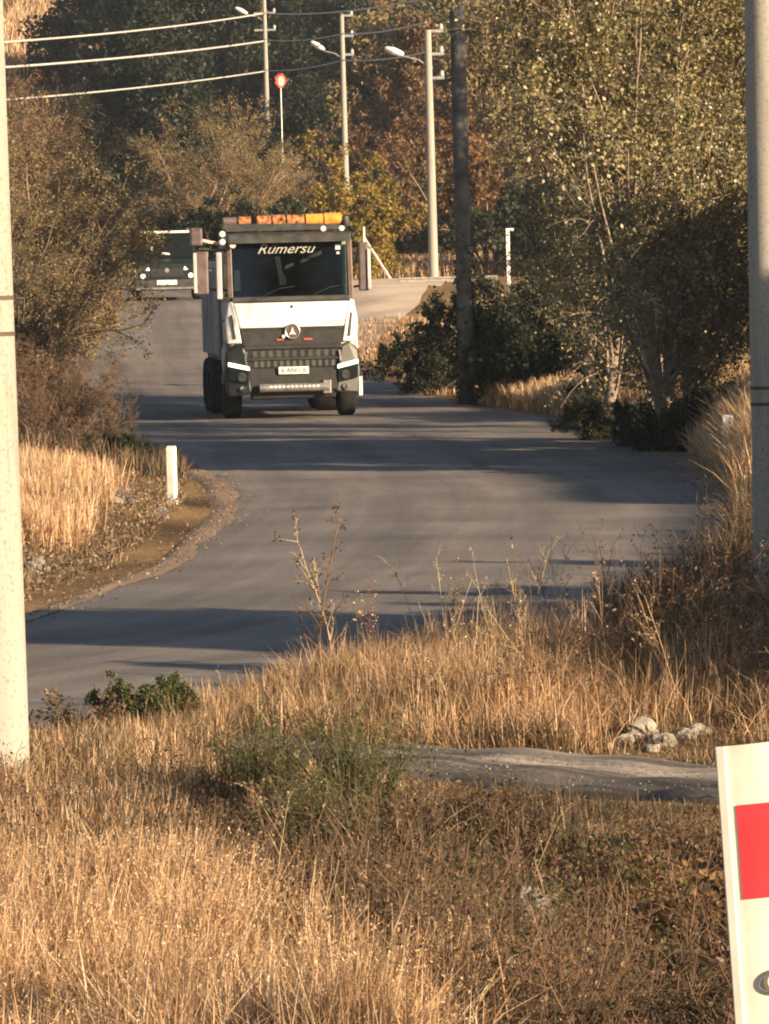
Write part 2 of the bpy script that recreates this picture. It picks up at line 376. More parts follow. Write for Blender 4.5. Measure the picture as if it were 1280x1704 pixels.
tag(strip('gravel_verge', d, XR(d) - .15 + rg(d, 5) * 2, XR(d) + .5 + rg(d * 1.2, 8) * 2, 8, lambda x, dd: .036 + G(x, dd) - P(dd), MAT['gravel']), kind='structure')
def trk0(x): return np.interp(x, [-5, -2.2, 0, 2, 5], [28.2, 26.6, 24.9, 23.15, 22.3])
def trk1(x): return np.interp(x, [-5, -2.2, 0, 2, 5], [28.6, 27.4, 26.2, 25.3, 24.6])
# the small track that joins in the foreground
xs = np.arange(-3.0, 9, .12)
tt = np.linspace(0, 1, 14)
d0 = trk0(xs) + .10 * np.sin(xs * 2.1) + .04 * np.sin(xs * 7); d1 = trk1(xs) + .10 * np.sin(xs * 1.9 + 2)
DD = d0[:, None] * (1 - tt) + d1[:, None] * tt; XX = np.repeat(xs[:, None], 14, 1)
ZZ = G(XX, DD) + .05 - .09 * (np.abs(tt - .5) > .47) - .05 * np.exp(-((tt - .3) / .1) ** 2) - .05 * np.exp(-((tt - .72) / .1) ** 2) + .02 * np.sin(XX * 6) * np.sin(DD * 7)
i = np.arange(XX.size).reshape(XX.shape); q = np.stack([i[:-1, :-1], i[1:, :-1], i[1:, 1:], i[:-1, 1:]], -1).reshape(-1, 4)
tag(mesh_np('path', np.stack([XX, DD, ZZ + .02], -1).reshape(-1, 3), q, MAT['track_dirt'], smooth=True, uv=np.stack([XX, np.repeat(tt[None] * 2.2, len(xs), 0)], -1).reshape(-1, 2)), kind='structure')
# farm track climbing behind the lorry
d = np.arange(112, 160, .5)
xa = np.interp(d, [112, 126, 140, 160], [-.7, -1.6, -1.6, -1.0]); xb = np.interp(d, [112, 120, 132, 150, 160], [-.2, 1.0, 1.7, 2.2, 2.0])
tag(strip('farm_track', d, xa, xb, 8, lambda x, dd: .04 + G(x, dd) - P(dd), MAT['pale_dirt']), kind='structure')

# ------------------------------------------------------------------ plant growing
def norm(a): return a / np.maximum(np.linalg.norm(a, axis=-1, keepdims=True), 1e-9)
def polyl(rng, p, dr, L, K, jit, up):
    """N branches of K points"""
    N = len(p); pts = np.zeros((N, K, 3)); pts[:, 0] = p; dr = dr.copy()
    for k in range(1, K):
        dr = norm(dr + rng.normal(0, jit, (N, 3)) + np.array([0, 0, up]))
        pts[:, k] = pts[:, k - 1] + dr * (L / (K - 1))[:, None]
    return pts
def grow(rng, roots, dirs, lens, rad, levels):
    """levels: dicts n (children per parent), len, ang, jit, up, K, tmin, rr, sides.  Returns a list of (points, radii, sides)"""
    lv0 = levels[0]
    pts = polyl(rng, roots, dirs, lens, lv0['K'], lv0['jit'], lv0['up'])
    tp = np.linspace(1, lv0.get('tip', .35), lv0['K'])
    out = [(pts, rad[:, None] * tp, lv0.get('sides', 5))]
    L = lens
    for lv in levels[1:]:
        pts, rads, _ = out[-1]; N, K, _3 = pts.shape
        M = N * lv['n']; par = np.repeat(np.arange(N), lv['n'])
        t = rng.uniform(lv.get('tmin', .25), 1, M) * (K - 1); a = np.minimum(t.astype(int), K - 2); fr = (t - a)[:, None]
        p = pts[par, a] * (1 - fr) + pts[par, a + 1] * fr
        tan = norm(pts[par, a + 1] - pts[par, a])
        rnd = norm(np.cross(tan, rng.normal(0, 1, (M, 3))))
        an = np.radians(rng.normal(lv['ang'], lv['ang'] * .3, M))[:, None]
        dr = tan * np.cos(an) + rnd * np.sin(an)
        cl = L[par] * lv['len'] * rng.uniform(.6, 1.25, M) * (1.15 - .5 * t / (K - 1) * lv.get('taper', 1))
        r = rads[par, a] * lv['rr']
        np_ = polyl(rng, p, dr, cl, lv['K'], lv['jit'], lv['up'])
        out.append((np_, r[:, None] * np.linspace(1, .4, lv['K']), lv.get('sides', 3))); L = cl
    return out
def tubes(parts):
    V, Fq, n0 = [], [], 0
    for pts, r, s in parts:
        N, K, _ = pts.shape
        tan = norm(np.gradient(pts, axis=1)); ref = np.where(np.abs(tan[..., 2:3]) > .9, np.array([1., 0, 0]), np.array([0, 0, 1.]))
        u = norm(np.cross(tan, ref)); v = np.cross(tan, u)
        a = np.arange(s) * 2 * np.pi / s
        ring = pts[:, :, None] + (u[:, :, None] * np.cos(a)[:, None] + v[:, :, None] * np.sin(a)[:, None]) * r[:, :, None, None]
        i = n0 + np.arange(N * K * s).reshape(N, K, s); j = np.roll(i, -1, 2)
        Fq.append(np.stack([i[:, :-1], j[:, :-1], j[:, 1:], i[:, 1:]], -1).reshape(-1, 4)); V.append(ring.reshape(-1, 3)); n0 += N * K * s
    return np.concatenate(V), np.concatenate(Fq)
def leaves(rng, pts, n, size, aspect=.55, off=.05, flat=.0, droop=0.):
    """n diamond leaves along the polylines pts"""
    N, K, _ = pts.shape
    b = rng.integers(0, N, n); t = rng.uniform(.1, 1, n) * (K - 1); a = np.minimum(t.astype(int), K - 2); fr = (t - a)[:, None]
    p = pts[b, a] * (1 - fr) + pts[b, a + 1] * fr + rng.normal(0, off, (n, 3))
    return leafquads(rng, p, size * rng.uniform(.55, 1.35, n), aspect, flat, droop)
def leafquads(rng, p, sz, aspect=.55, flat=0., droop=0.):
    n = len(p)
    ax = norm(rng.normal(0, 1, (n, 3)) + np.array([0, 0, -droop])); nn = rng.normal(0, 1, (n, 3)); nn[:, 2] += flat * 2
    sd = norm(np.cross(ax, nn)); nm = np.cross(sd, ax)
    l = sz[:, None]; wd = l * aspect
    q = np.stack([p, p + ax * l * .45 + sd * wd * .5 + nm * l * .06, p + ax * l, p + ax * l * .45 - sd * wd * .5 + nm * l * .06], 1)
    return q.reshape(-1, 3), np.arange(n * 4).reshape(n, 4)
def join(parts):
    V, Q, n = [], [], 0
    for v, q in parts:
        V.append(v); Q.append(q + n); n += len(v)
    return np.concatenate(V), np.concatenate(Q)

PROTO = {}
def proto(name, wood, leaf):                   # meshes only; objects come from plant()
    PROTO[name] = (wood, leaf)
MESHC = {}
def to_mesh(key, V, Q, smooth):
    if key not in MESHC:
        o = mesh_np(key, V, Q, MAT['straw'], smooth=smooth); me = o.data; me.materials.clear(); me.materials.append(None)
        bpy.data.objects.remove(o); MESHC[key] = me
    return MESHC[key]
def setmat(o, m):
    o.material_slots[0].link = 'OBJECT'; o.material_slots[0].material = m
def plant(kind, name, loc, scale, wmat, lmat, label, cat, group=None, rz=0, lean=(0, 0), parts=('trunk', 'crown'), sz=None):
    root = empty(name, loc, rz, label, cat, group)
    root.rotation_euler = (lean[0], lean[1], rz)
    root.scale = (scale, scale, scale if sz is None else sz)
    wood, leaf = PROTO[kind]
    for nm, vq, mt, sm in ((parts[0], wood, wmat, True), (parts[1], leaf, lmat, False)):
        if vq is None: continue
        me = to_mesh(kind + '_' + nm, *vq, sm)
        o = bpy.data.objects.new(nm, me); COL.objects.link(o); o.parent = root; setmat(o, MAT[mt])
        if nm == 'seed_heads': o['kind'] = 'stuff'
    return root

def make_poplar(seed, H):
    rng = np.random.default_rng(seed)
    st = grow(rng, np.zeros((1, 3)), norm(rng.normal(0, .02, (1, 3)) + [0, 0, 1]), np.array([H]), np.array([.105]),
              [dict(K=14, jit=.035, up=.05, sides=8, tip=.12),
               dict(n=64, len=.30, ang=25, jit=.09, up=.10, K=8, tmin=.03, rr=.30, sides=4, taper=1.2),
               dict(n=10, len=.36, ang=40, jit=.15, up=-.08, K=5, tmin=.1, rr=.5),
               dict(n=4, len=.55, ang=42, jit=.2, up=-.22, K=4, tmin=.2, rr=.6)])
    lf = join([leaves(rng, st[3][0], 44000, .062, .7, .08, 0, .6), leaves(rng, st[2][0], 15000, .064, .7, .12, 0, .5)])
    return tubes(st), lf
proto('poplar_a', *make_poplar(1, 11)); proto('poplar_b', *make_poplar(2, 10.2)); proto('poplar_c', *make_poplar(3, 11.5))

def make_shrub(seed, H, stems, nleaf, lsize, spread=.45, twig=(9, 7, 4), drop=-.02, rad=.05):
    rng = np.random.default_rng(seed)
    dirs = norm(np.stack([rng.normal(0, spread, stems), rng.normal(0, spread, stems), np.ones(stems)], -1))
    roots = np.stack([rng.normal(0, .12 * H / 4, stems), rng.normal(0, .12 * H / 4, stems), np.full(stems, -.05)], -1)
    st = grow(rng, roots, dirs, H * rng.uniform(.6, .95, stems), np.full(stems, rad),
              [dict(K=9, jit=.10, up=.03, sides=5, tip=.2),
               dict(n=twig[0], len=.45, ang=42, jit=.14, up=.03, K=6, tmin=.12, rr=.5, sides=4),
               dict(n=twig[1], len=.45, ang=40, jit=.18, up=drop, K=5, tmin=.15, rr=.55),
               dict(n=twig[2], len=.5, ang=40, jit=.2, up=drop, K=4, tmin=.15, rr=.6)])
    return tubes(st), leaves(rng, st[3][0], nleaf, lsize, .55, .05)
proto('shrub_bare', *make_shrub(11, 5.5, 12, 42000, .058, twig=(11, 8, 4))); proto('shrub_bare2', *make_shrub(12, 4.6, 12, 40000, .058, .6, (11, 8, 4)))
proto('shrub_leafy', *make_shrub(13, 4.0, 8, 20000, .12, .5, (8, 6, 3)))
proto('shrub_leafy2', *make_shrub(14, 3.2, 9, 20000, .11, .65, (8, 6, 3)))
proto('bush_dense', *make_shrub(15, 2.4, 14, 24000, .10, .7, (8, 6, 3), rad=.03))
proto('bush_small', *make_shrub(16, .75, 9, 2600, .05, .75, (6, 5, 2), rad=.008))
def make_ever(seed, H, W, n, ls, tap=.8):
    """dense evergreen: leaf clumps through an uneven, lobed volume"""
    rng = np.random.default_rng(seed)
    lob = 34; h = rng.uniform(.14, 1, lob); a = rng.uniform(0, 6.28, lob); rr = W * (1.02 - h ** 1.6 * tap) * rng.uniform(.35, 1, lob)
    c = np.stack([np.cos(a) * rr, np.sin(a) * rr, h * H], -1); cr = rng.uniform(.35, .8, lob) * W * .55
    b = rng.integers(0, lob, n); v = norm(rng.normal(0, 1, (n, 3))) * (rng.uniform(.35, 1, n) ** .5)[:, None]
    p = c[b] + v * cr[b][:, None] * [1, 1, .8]
    p[:, 2] = np.maximum(p[:, 2], .15)
    st = grow(rng, np.zeros((1, 3)), np.array([[0, 0, 1.]]), np.array([H * .95]), np.array([.16]),
              [dict(K=10, jit=.04, up=.05, sides=6, tip=.2), dict(n=26, len=.33, ang=60, jit=.1, up=.05, K=6, tmin=.1, rr=.4, sides=4)])
    return tubes(st), leafquads(rng, p, ls * rng.uniform(.6, 1.4, n), .5)
proto('evergreen', *make_ever(21, 7.5, 2.4, 16000, .22)); proto('evergreen2', *make_ever(22, 6, 3.0, 16000, .22))
def make_cypress(seed, H, W, n):
    rng = np.random.default_rng(seed)
    h = rng.uniform(0, 1, n); a = rng.uniform(0, 6.28, n)
    rr = W * (np.sin(np.clip(h * .93 + .07, 0, 1) * 3.14) ** .55) * (1 - .45 * h) * (1 + .18 * np.sin(a * 3 + h * 9) + .1 * np.sin(a * 7 - h * 23)) * rng.uniform(.5, 1, n) ** .4
    p = np.stack([np.cos(a) * rr, np.sin(a) * rr, .2 + h * H], -1)
    st = grow(rng, np.zeros((1, 3)), np.array([[0, 0, 1.]]), np.array([H * .95]), np.array([.14]), [dict(K=8, jit=.01, up=.05, sides=6, tip=.1), dict(n=20, len=.1, ang=30, jit=.1, up=.1, K=4, tmin=.1, rr=.3)])
    return tubes(st), leafquads(rng, p, .2 * rng.uniform(.6, 1.4, n), .4, 0, -.9)
proto('flat_tree', *make_ever(24, 4.6, 1.75, 22000, .16, .25))
proto('cypress', *make_cypress(23, 9, 1.0, 12000))

# ------------------------------------------------------------------ poles, lamps, wires
def pole(name, base, H, r0, r1, mat, label, cat='pole', joints=(), lean=(0, 0)):
    e = empty(name, base, 0, label, cat); e.rotation_euler = (lean[0], lean[1], 0)
    m = MB(); n = 24
    hs = np.linspace(-.4, H, 30); v = []; f = []
    for h in hs:
        r = r0 + (r1 - r0) * h / H
        v += [(math.cos(2 * math.pi * i / n) * r, math.sin(2 * math.pi * i / n) * r, h) for i in range(n)]
    for j in range(len(hs) - 1):
        f += [[j * n + i, j * n + (i + 1) % n, (j + 1) * n + (i + 1) % n, (j + 1) * n + i] for i in range(n)]
    f.append([(len(hs) - 1) * n + i for i in range(n)])
    m.add(v, f).build('shaft', MAT[mat], e, smooth=True)
    for z in joints:
        r = r0 + (r1 - r0) * z / H
        MB().lathe([(r - .01, z - .011), (r + .003, z - .011), (r + .003, z + .011), (r - .01, z + .011)], (0, 0, 0), 'z', 24).build('band', MAT['joint_line'], e)
    return e
def zrow(px, py, d): return at(px, py, d).z
# near left: bands at rows 495 and 555
bl = gpt(-6, 24.6); s = .178
p1 = pole('concrete_pole', bl, 9.5, s, .115, 'concrete_pole', 'pale concrete utility pole cut off by the left edge of the photo', joints=(zrow(20, 495, 24.6) - bl.z, zrow(20, 555, 24.6) - bl.z))
br = gpt(1294, 33.5)
p2 = pole('concrete_pole', br, 9.5, .158, .115, 'concrete_pole', 'concrete utility pole at the right edge of the photo with its foot in shade', joints=(zrow(1270, 645, 33.5) - br.z, zrow(1270, 672, 33.5) - br.z))
bd = gpt(777, 92)
p3 = pole('wooden_pole', bd, 9.5, .15, .145, 'shade_dark_pole', 'dark pole with shade in its colour just left of the poplars, ivy at its foot')
rng = np.random.default_rng(5)
vp = np.stack([.16 * np.cos(t_ := rng.uniform(0, 6.28, 900)), .16 * np.sin(t_), rng.uniform(0, 1, 900) ** 2 * 3.2], -1)
o = mesh_np('ivy', *leafquads(rng, vp, rng.uniform(.05, .11, 900), .8), MAT['hedge_leaf'], p3)
far = [(722, 150, 8.4, .155, .105, 'white concrete lamp pole standing nearest to the dark pole'),
       (578, 200, 10.6, .15, .09, 'middle one of the three pale lamp poles, behind the yellow bush'),
       (447, 232, 10.5, .14, .09, 'farthest lamp pole, uphill beside the dark cypress and red sign')]
fpoles = []
for px, dd, H, r0, r1, lab in far:
    b = gpt(px, dd)
    if px == 722: H = zrow(708, 50, dd) - b.z
    if px == 578: H = zrow(570, 22, dd) - b.z
    if px == 447: H = zrow(437, -12, dd) - b.z
    e = pole('lamp_pole', b, H, r0, r1, 'concrete_pole', lab, 'lamp pole')
    fpoles.append((e, b, H, dd))
    k = dd / F
    rows = {722: (52, 90, 130), 578: (26, 60, 91), 447: (22, 50)}[px]
    for rr in rows:                                       # insulator racks
        z = zrow(px - 8, rr, dd) - b.z
        mb = MB().box(-.06 if px != 447 else -.5, (26 if px == 722 else 19 if px == 578 else 18) * k, -.05, .05, z - .045, z + .045)
        mb.build('cross_arm', MAT['galvanised'], e)
        MB().lathe([(.0, z + .05), (.05, z + .05), (.07, z + .1), (.05, z + .15), (.06, z + .2), (0, z + .24)], ((22 if px == 722 else 16) * k, 0, 0), 'z', 10).build('insulator', MAT['porcelain'], e)
    lx0, ly0, lx1, ly1 = {722: (640, 80, 672, 91), 578: (517, 69, 540, 83), 447: (391, 13, 412, 23)}[px]
    A, B_ = at(lx0, ly0, dd), at(lx1, ly1, dd)
    A = A - b; B_ = B_ - b
    zz = B_.z - .05
    MB().tube([(0, 0, zz - .35), (B_.x * .4, 0, zz - .12), (B_.x, 0, zz)], .03).build('lamp_arm', MAT['galvanised'], e)
    dv = (A - B_).normalized(); up = Vector((-dv.z, 0, dv.x)) * (1 if dv.x > 0 else -1)
    L = (A - B_).length; mb = MB(); ringp = []
    sec = []
    for t, wd, th in ((0, .06, .06), (.15, .12, .1), (.55, .17, .13), (.9, .13, .09), (1, .05, .04)):
        c = B_ + dv * L * t
        sec.append([c + Vector((0, math.cos(a) * wd, 0)) + up * math.sin(a) * th for a in np.linspace(0, 2 * math.pi, 10, endpoint=False)])
    v = [p for r_ in sec for p in r_]
    f = [[j * 10 + i, j * 10 + (i + 1) % 10, (j + 1) * 10 + (i + 1) % 10, (j + 1) * 10 + i] for j in range(4) for i in range(10)] + [list(range(10)), [40 + i for i in range(10)]]
    mb.add(v, f).build('lamp_head', MAT['lamp_shell'], e, smooth=True)
# tall thin post above the red sign
b = gpt(470, 262)
H = 7.5
def wire(a, b, sag, r, label):
    pts = [a.lerp(b, t) - Vector((0, 0, sag * 4 * t * (1 - t))) for t in np.linspace(0, 1, 24)]
    o = MB().tube(pts, r, 5).build('power_line', MAT['cable'])
    return tag(o, label, 'power line', 'overhead lines between the lamp poles')
wl_ = [((441, 22, 232), (-160, 80, 150), .2, .034, 'topmost overhead cable at upper left, above the brown shrubs'),
       ((443, 68, 232), (-160, 122, 150), .16, .038, 'middle overhead cable at upper left, crossing the dark trees'),
       ((445, 118, 232), (-160, 178, 150), .16, .03, 'lowest overhead cable at upper left, in front of the dark trees'),
       ((437, 22, 232), (760, -14, 170), .3, .03, 'overhead cable at the top edge between cypress and poplars'),
       ((571, 56, 200), (709, 37, 150), .12, .03, 'upper cable between the two pale lamp poles'),
       ((571, 100, 200), (712, 86, 150), .12, .03, 'lower cable between the two pale lamp poles'),
       ((571, 56, 200), (441, 66, 232), .15, .022, 'upper cable from the middle lamp pole to the farthest one'),
       ((571, 100, 200), (441, 117, 232), .15, .022, 'lower cable from the middle lamp pole to the farthest one')]
for a, b_, sg, r_, lab in wl_: wire(at(*a), at(*b_), sg, r_, lab)
# second thin post at the top edge
b = gpt(468, 285); e = empty('metal_post', b, 0, 'short pale post end showing at the top edge right of the farthest lamp pole', 'post')
zt = zrow(464, -30, 285) - b.z
z0 = zrow(466, 22, 285) - b.z
b = at(466, 22, 285)
e.location = b - Vector((0, 0, 0))
gz = Gf(b.x, 285); e.location = (b.x, 285, gz)
MB().cyl((0, 0, -.3), (0, 0, zrow(464, -30, 285) - gz), .11, .09, 12).build('shaft', MAT['concrete_pole'], e, smooth=True)
MB().cyl((0, 0, zrow(464, -30, 285) - gz), (0, 0, zrow(464, -30, 285) - gz + .06), .13, .11, 12).build('cap', MAT['galvanised'], e)
# red road sign uphill
dd = 222; c = at(467, 134, dd); gz = Gf(c.x, dd)
e = empty('road_sign', (c.x, dd, gz), 0, 'small red road sign with pale face on a grey post, far uphill', 'road sign')
MB().cyl((0, 0, -.2), (0, 0, c.z - gz + .2), .035, n=8).build('post', MAT['galvanised'], e)
zc = c.z - gz
MB().plate([(.26 * math.cos(a) * 1.0, -.05, zc + .36 * math.sin(a)) for a in np.linspace(math.pi / 8, 2 * math.pi + math.pi / 8, 8, endpoint=False)], (0, .03, 0)).build('sign_plate', MAT['sign_red'], e)
MB().plate([(.16 * math.cos(a) + .03, -.056, zc - .03 + .24 * math.sin(a)) for a in np.linspace(math.pi / 8, 2 * math.pi + math.pi / 8, 8, endpoint=False)], (0, .005, 0)).build('sign_face', MAT['sign_pale'], e)

# leaning stay, boundary post, kerb beside the farm track
a, b_ = at(606, 396, 150), gpt(655, 158)
t_ = (Vector(a) - Vector(b_))
e = empty('pole_stay', b_, 0, 'thin white leaning pole reaching the ground right of the lorry cab', 'stay')
MB().cyl((0, 0, -.1), t_, .05, .045, 8).build('strut', MAT['white_paint'], e, smooth=True)
MB().cyl(t_ - Vector((.02, 0, .9)), t_ + Vector((0, 0, .35)), .035, .035, 8).build('upright', MAT['white_paint'], e, smooth=True)
b_ = gpt(847, 128); zt = zrow(845, 383, 128) - b_.z
e = empty('boundary_post', b_, 0, 'small white post in the dry field left of the poplars', 'post')
MB().box(-.05, .05, -.05, .05, -.1, zt).build('shaft', MAT['white_paint'], e, .01)
MB().box(-.05, .16, -.03, .03, zt - .02, zt + .05).build('bracket', MAT['white_paint'], e, .005)
a, b_ = at(680, 470, 146), at(800, 474, 146)
e = empty('low_wall', (a.x, 146, Gf(a.x, 146)), 0, 'low pale kerb wall behind the foot of the nearest lamp pole', 'wall')
MB().box(-.3, b_.x - a.x + .5, -.12, .12, -.3, a.z - Gf(a.x, 146) + .09).build('wall_face', MAT['stone_white'], e, .02)
MB().box(-.32, b_.x - a.x + .52, -.15, .15, a.z - Gf(a.x, 146) + .09, a.z - Gf(a.x, 146) + .15).build('coping', MAT['stone_white'], e, .02)
# grey rail behind the car
a = at(170, 350, 168); gz = Gf(a.x, 168)
e = empty('metal_railing', (a.x, 168, gz), 0, 'thin grey railing behind the dark car at left', 'railing')
for zz in (zrow(220, 348, 168), zrow(220, 361, 168)): MB().cyl((-1.2, 0, zz - gz), (3.4, 0, zz - gz), .025, n=6).build('rail', MAT['galvanised'], e)
for xx in (-1.1, .0, .85, 2.0, 3.2): MB().cyl((xx, 0, -.2), (xx, 0, zrow(220, 346, 168) - gz), .03, n=6).build('post', MAT['galvanised'], e)

# roadside marker posts
def marker(px, pyb, d, top, wd, label, wdth=.10):
    b_ = gpt(px, d); zt = zrow(px, top, d) - b_.z
    e = empty('marker_post', b_, R(-14), label, 'marker post', 'roadside marker posts')
    MB().plate([(-wd / 2, -.035, -.2), (wd / 2, -.035, -.2), (wd / 2 + .02, .04, -.2), (-wd / 2 - .02, .04, -.2)], (0, 0, zt + .2)).build('shaft', MAT['white_plastic'], e, .006)
    MB().hexa([(-wd / 2, -.035, zt), (wd / 2, -.035, zt), (wd / 2 + .02, .04, zt), (-wd / 2 - .02, .04, zt), (-wd / 2, -.03, zt + .012), (wd / 2, -.03, zt + .012), (wd / 2 + .01, .04, zt + .04), (-wd / 2 - .01, .04, zt + .04)]).build('cap', MAT['white_plastic'], e)
    return e
marker(286, 838, 54.5, 748, .085, 'white marker post on the dirt bank at the left bend of the road')
marker(1213, 800, 57, 696, .10, 'white marker post sunk in golden grass beside the right road edge')

# hazard board at lower right
dB = 14.0
c0 = at(1204, 1241, dB)
e = empty('hazard_board', (c0.x, dB, Gf(c0.x, dB)), 0, 'white post board with a red band cut off at the lower right corner', 'marker board')
zt = c0.z - Gf(c0.x, dB)
e.rotation_euler = (0, R(-2.9), R(4))
ox = zt * math.sin(R(2.9)); e.location.x += ox
wB = .34
prof = []
for t in np.linspace(0, 1, 13):
    prof.append((t * wB, -.035 * math.sin(math.pi * t) ** .8))
m = MB(); n = len(prof); v = []; f = []
for zz in (-.3, zt):
    v += [(x, y, zz + (x * .045 if zz > 0 else 0)) for x, y in prof] + [(x, y + .006, zz + (x * .045 if zz > 0 else 0)) for x, y in prof]
f += [[i, i + 1, 2 * n + i + 1, 2 * n + i] for i in range(n - 1)] + [[n + i, 3 * n + i, 3 * n + i + 1, n + i + 1] for i in range(n - 1)]
f += [[2 * n + i, 2 * n + i + 1, 3 * n + i + 1, 3 * n + i] for i in range(n - 1)] + [[0, 2 * n, 3 * n, n], [n - 1, 2 * n - 1, 4 * n - 1, 3 * n - 1]]
m.add(v, f).build('board', MAT['white_plastic'], e, smooth=True)
MB().plate([(-.026, -.004, -.3), (.0, -.014, -.3), (.002, .004, -.3), (-.024, .012, -.3)], (0, 0, zt + .3)).build('flange', MAT['white_plastic'], e, .003)
zr1 = zrow(1215, 1340, dB) - Gf(c0.x, dB); zr0 = zrow(1215, 1497, dB) - Gf(c0.x, dB)
m = MB(); pr = [(x, y - .003) for x, y in [(np.interp(t, [0, 1], [.022, wB - .02]), -.035 * math.sin(math.pi * np.interp(t, [0, 1], [.022 / wB, 1 - .02 / wB])) ** .8) for t in np.linspace(0, 1, 13)]]
v = [(x, y, zz + x * .045) for zz in (zr0, zr1) for x, y in pr]
m.add(v, [[i, i + 1, n + i + 1, n + i] for i in range(n - 1)]).build('red_band', MAT['red_band'], e, smooth=True)
cE = at(1278, 1633, dB); zE = cE.z - Gf(c0.x, dB); xE = .100
yE = -.035 * math.sin(math.pi * xE / wB) ** .8 - .004
def ring(r0, r1, nm, mat, dy=0):
    m = MB(); k = 28; v = []
    for r in (r0, r1): v += [(xE + r * math.cos(2 * math.pi * i / k), yE - dy - (.0055 if r else .006), zE + r * math.sin(2 * math.pi * i / k)) for i in range(k)]
    m.add(v, [[i, (i + 1) % k, (i + 1) % k + k, i + k] for i in range(k)]).build(nm, MAT[mat], e)
ring(.026, .038, 'emblem_ring', 'emblem_dark'); ring(.001, .0255, 'emblem_field', 'sign_pale'); ring(.001, .017, 'emblem_centre', 'emblem_grey', .001)
MB().plate([(xE - .012, yE - .008, zE - .008), (xE + .012, yE - .008, zE - .008), (xE + .004, yE - .008, zE + .010), (xE - .003, yE - .008, zE + .006)], (0, .001, 0)).build('emblem_mark', MAT['emblem_dark'], e)

# ------------------------------------------------------------------ the lorry
def wheel(parent, c, r, wdt, out):
    e = MB().lathe([(r * .56, -wdt / 2), (r * .82, -wdt / 2 - .005), (r * .95, -wdt * .44), (r, -wdt * .30), (r * .985, -wdt * .1), (r, 0), (r * .985, wdt * .1), (r, wdt * .3), (r * .95, wdt * .44), (r * .82, wdt / 2 + .005), (r * .56, wdt / 2)], c).build('wheel', MAT['rubber'], parent, smooth=True)
    MB().lathe([(0, out * wdt * .15), (r * .18, out * wdt * .2), (r * .2, out * wdt * .05), (r * .42, out * wdt * .02), (r * .5, out * wdt * .38), (r * .57, out * wdt * .42)], c).build('rim', MAT['rim_grey'], e, smooth=True)
    mb = MB()
    for i in range(10):
        a = 2 * math.pi * i / 10
        mb.cyl(Vector(c) + Vector((out * wdt * .0, math.cos(a) * r * .33, math.sin(a) * r * .33)), Vector(c) + Vector((out * wdt * .1, math.cos(a) * r * .33, math.sin(a) * r * .33)), .016, n=6)
    mb.build('wheel_nuts', MAT['steel'], e)
    return e
tb = gpt(490, 86)
T = empty('dump_truck', (tb.x, 86, P(86) + .03), R(5.5), 'white and dark lorry with orange beacons on its roof, driving towards us', 'truck')
TD = MAT['truck_dark']
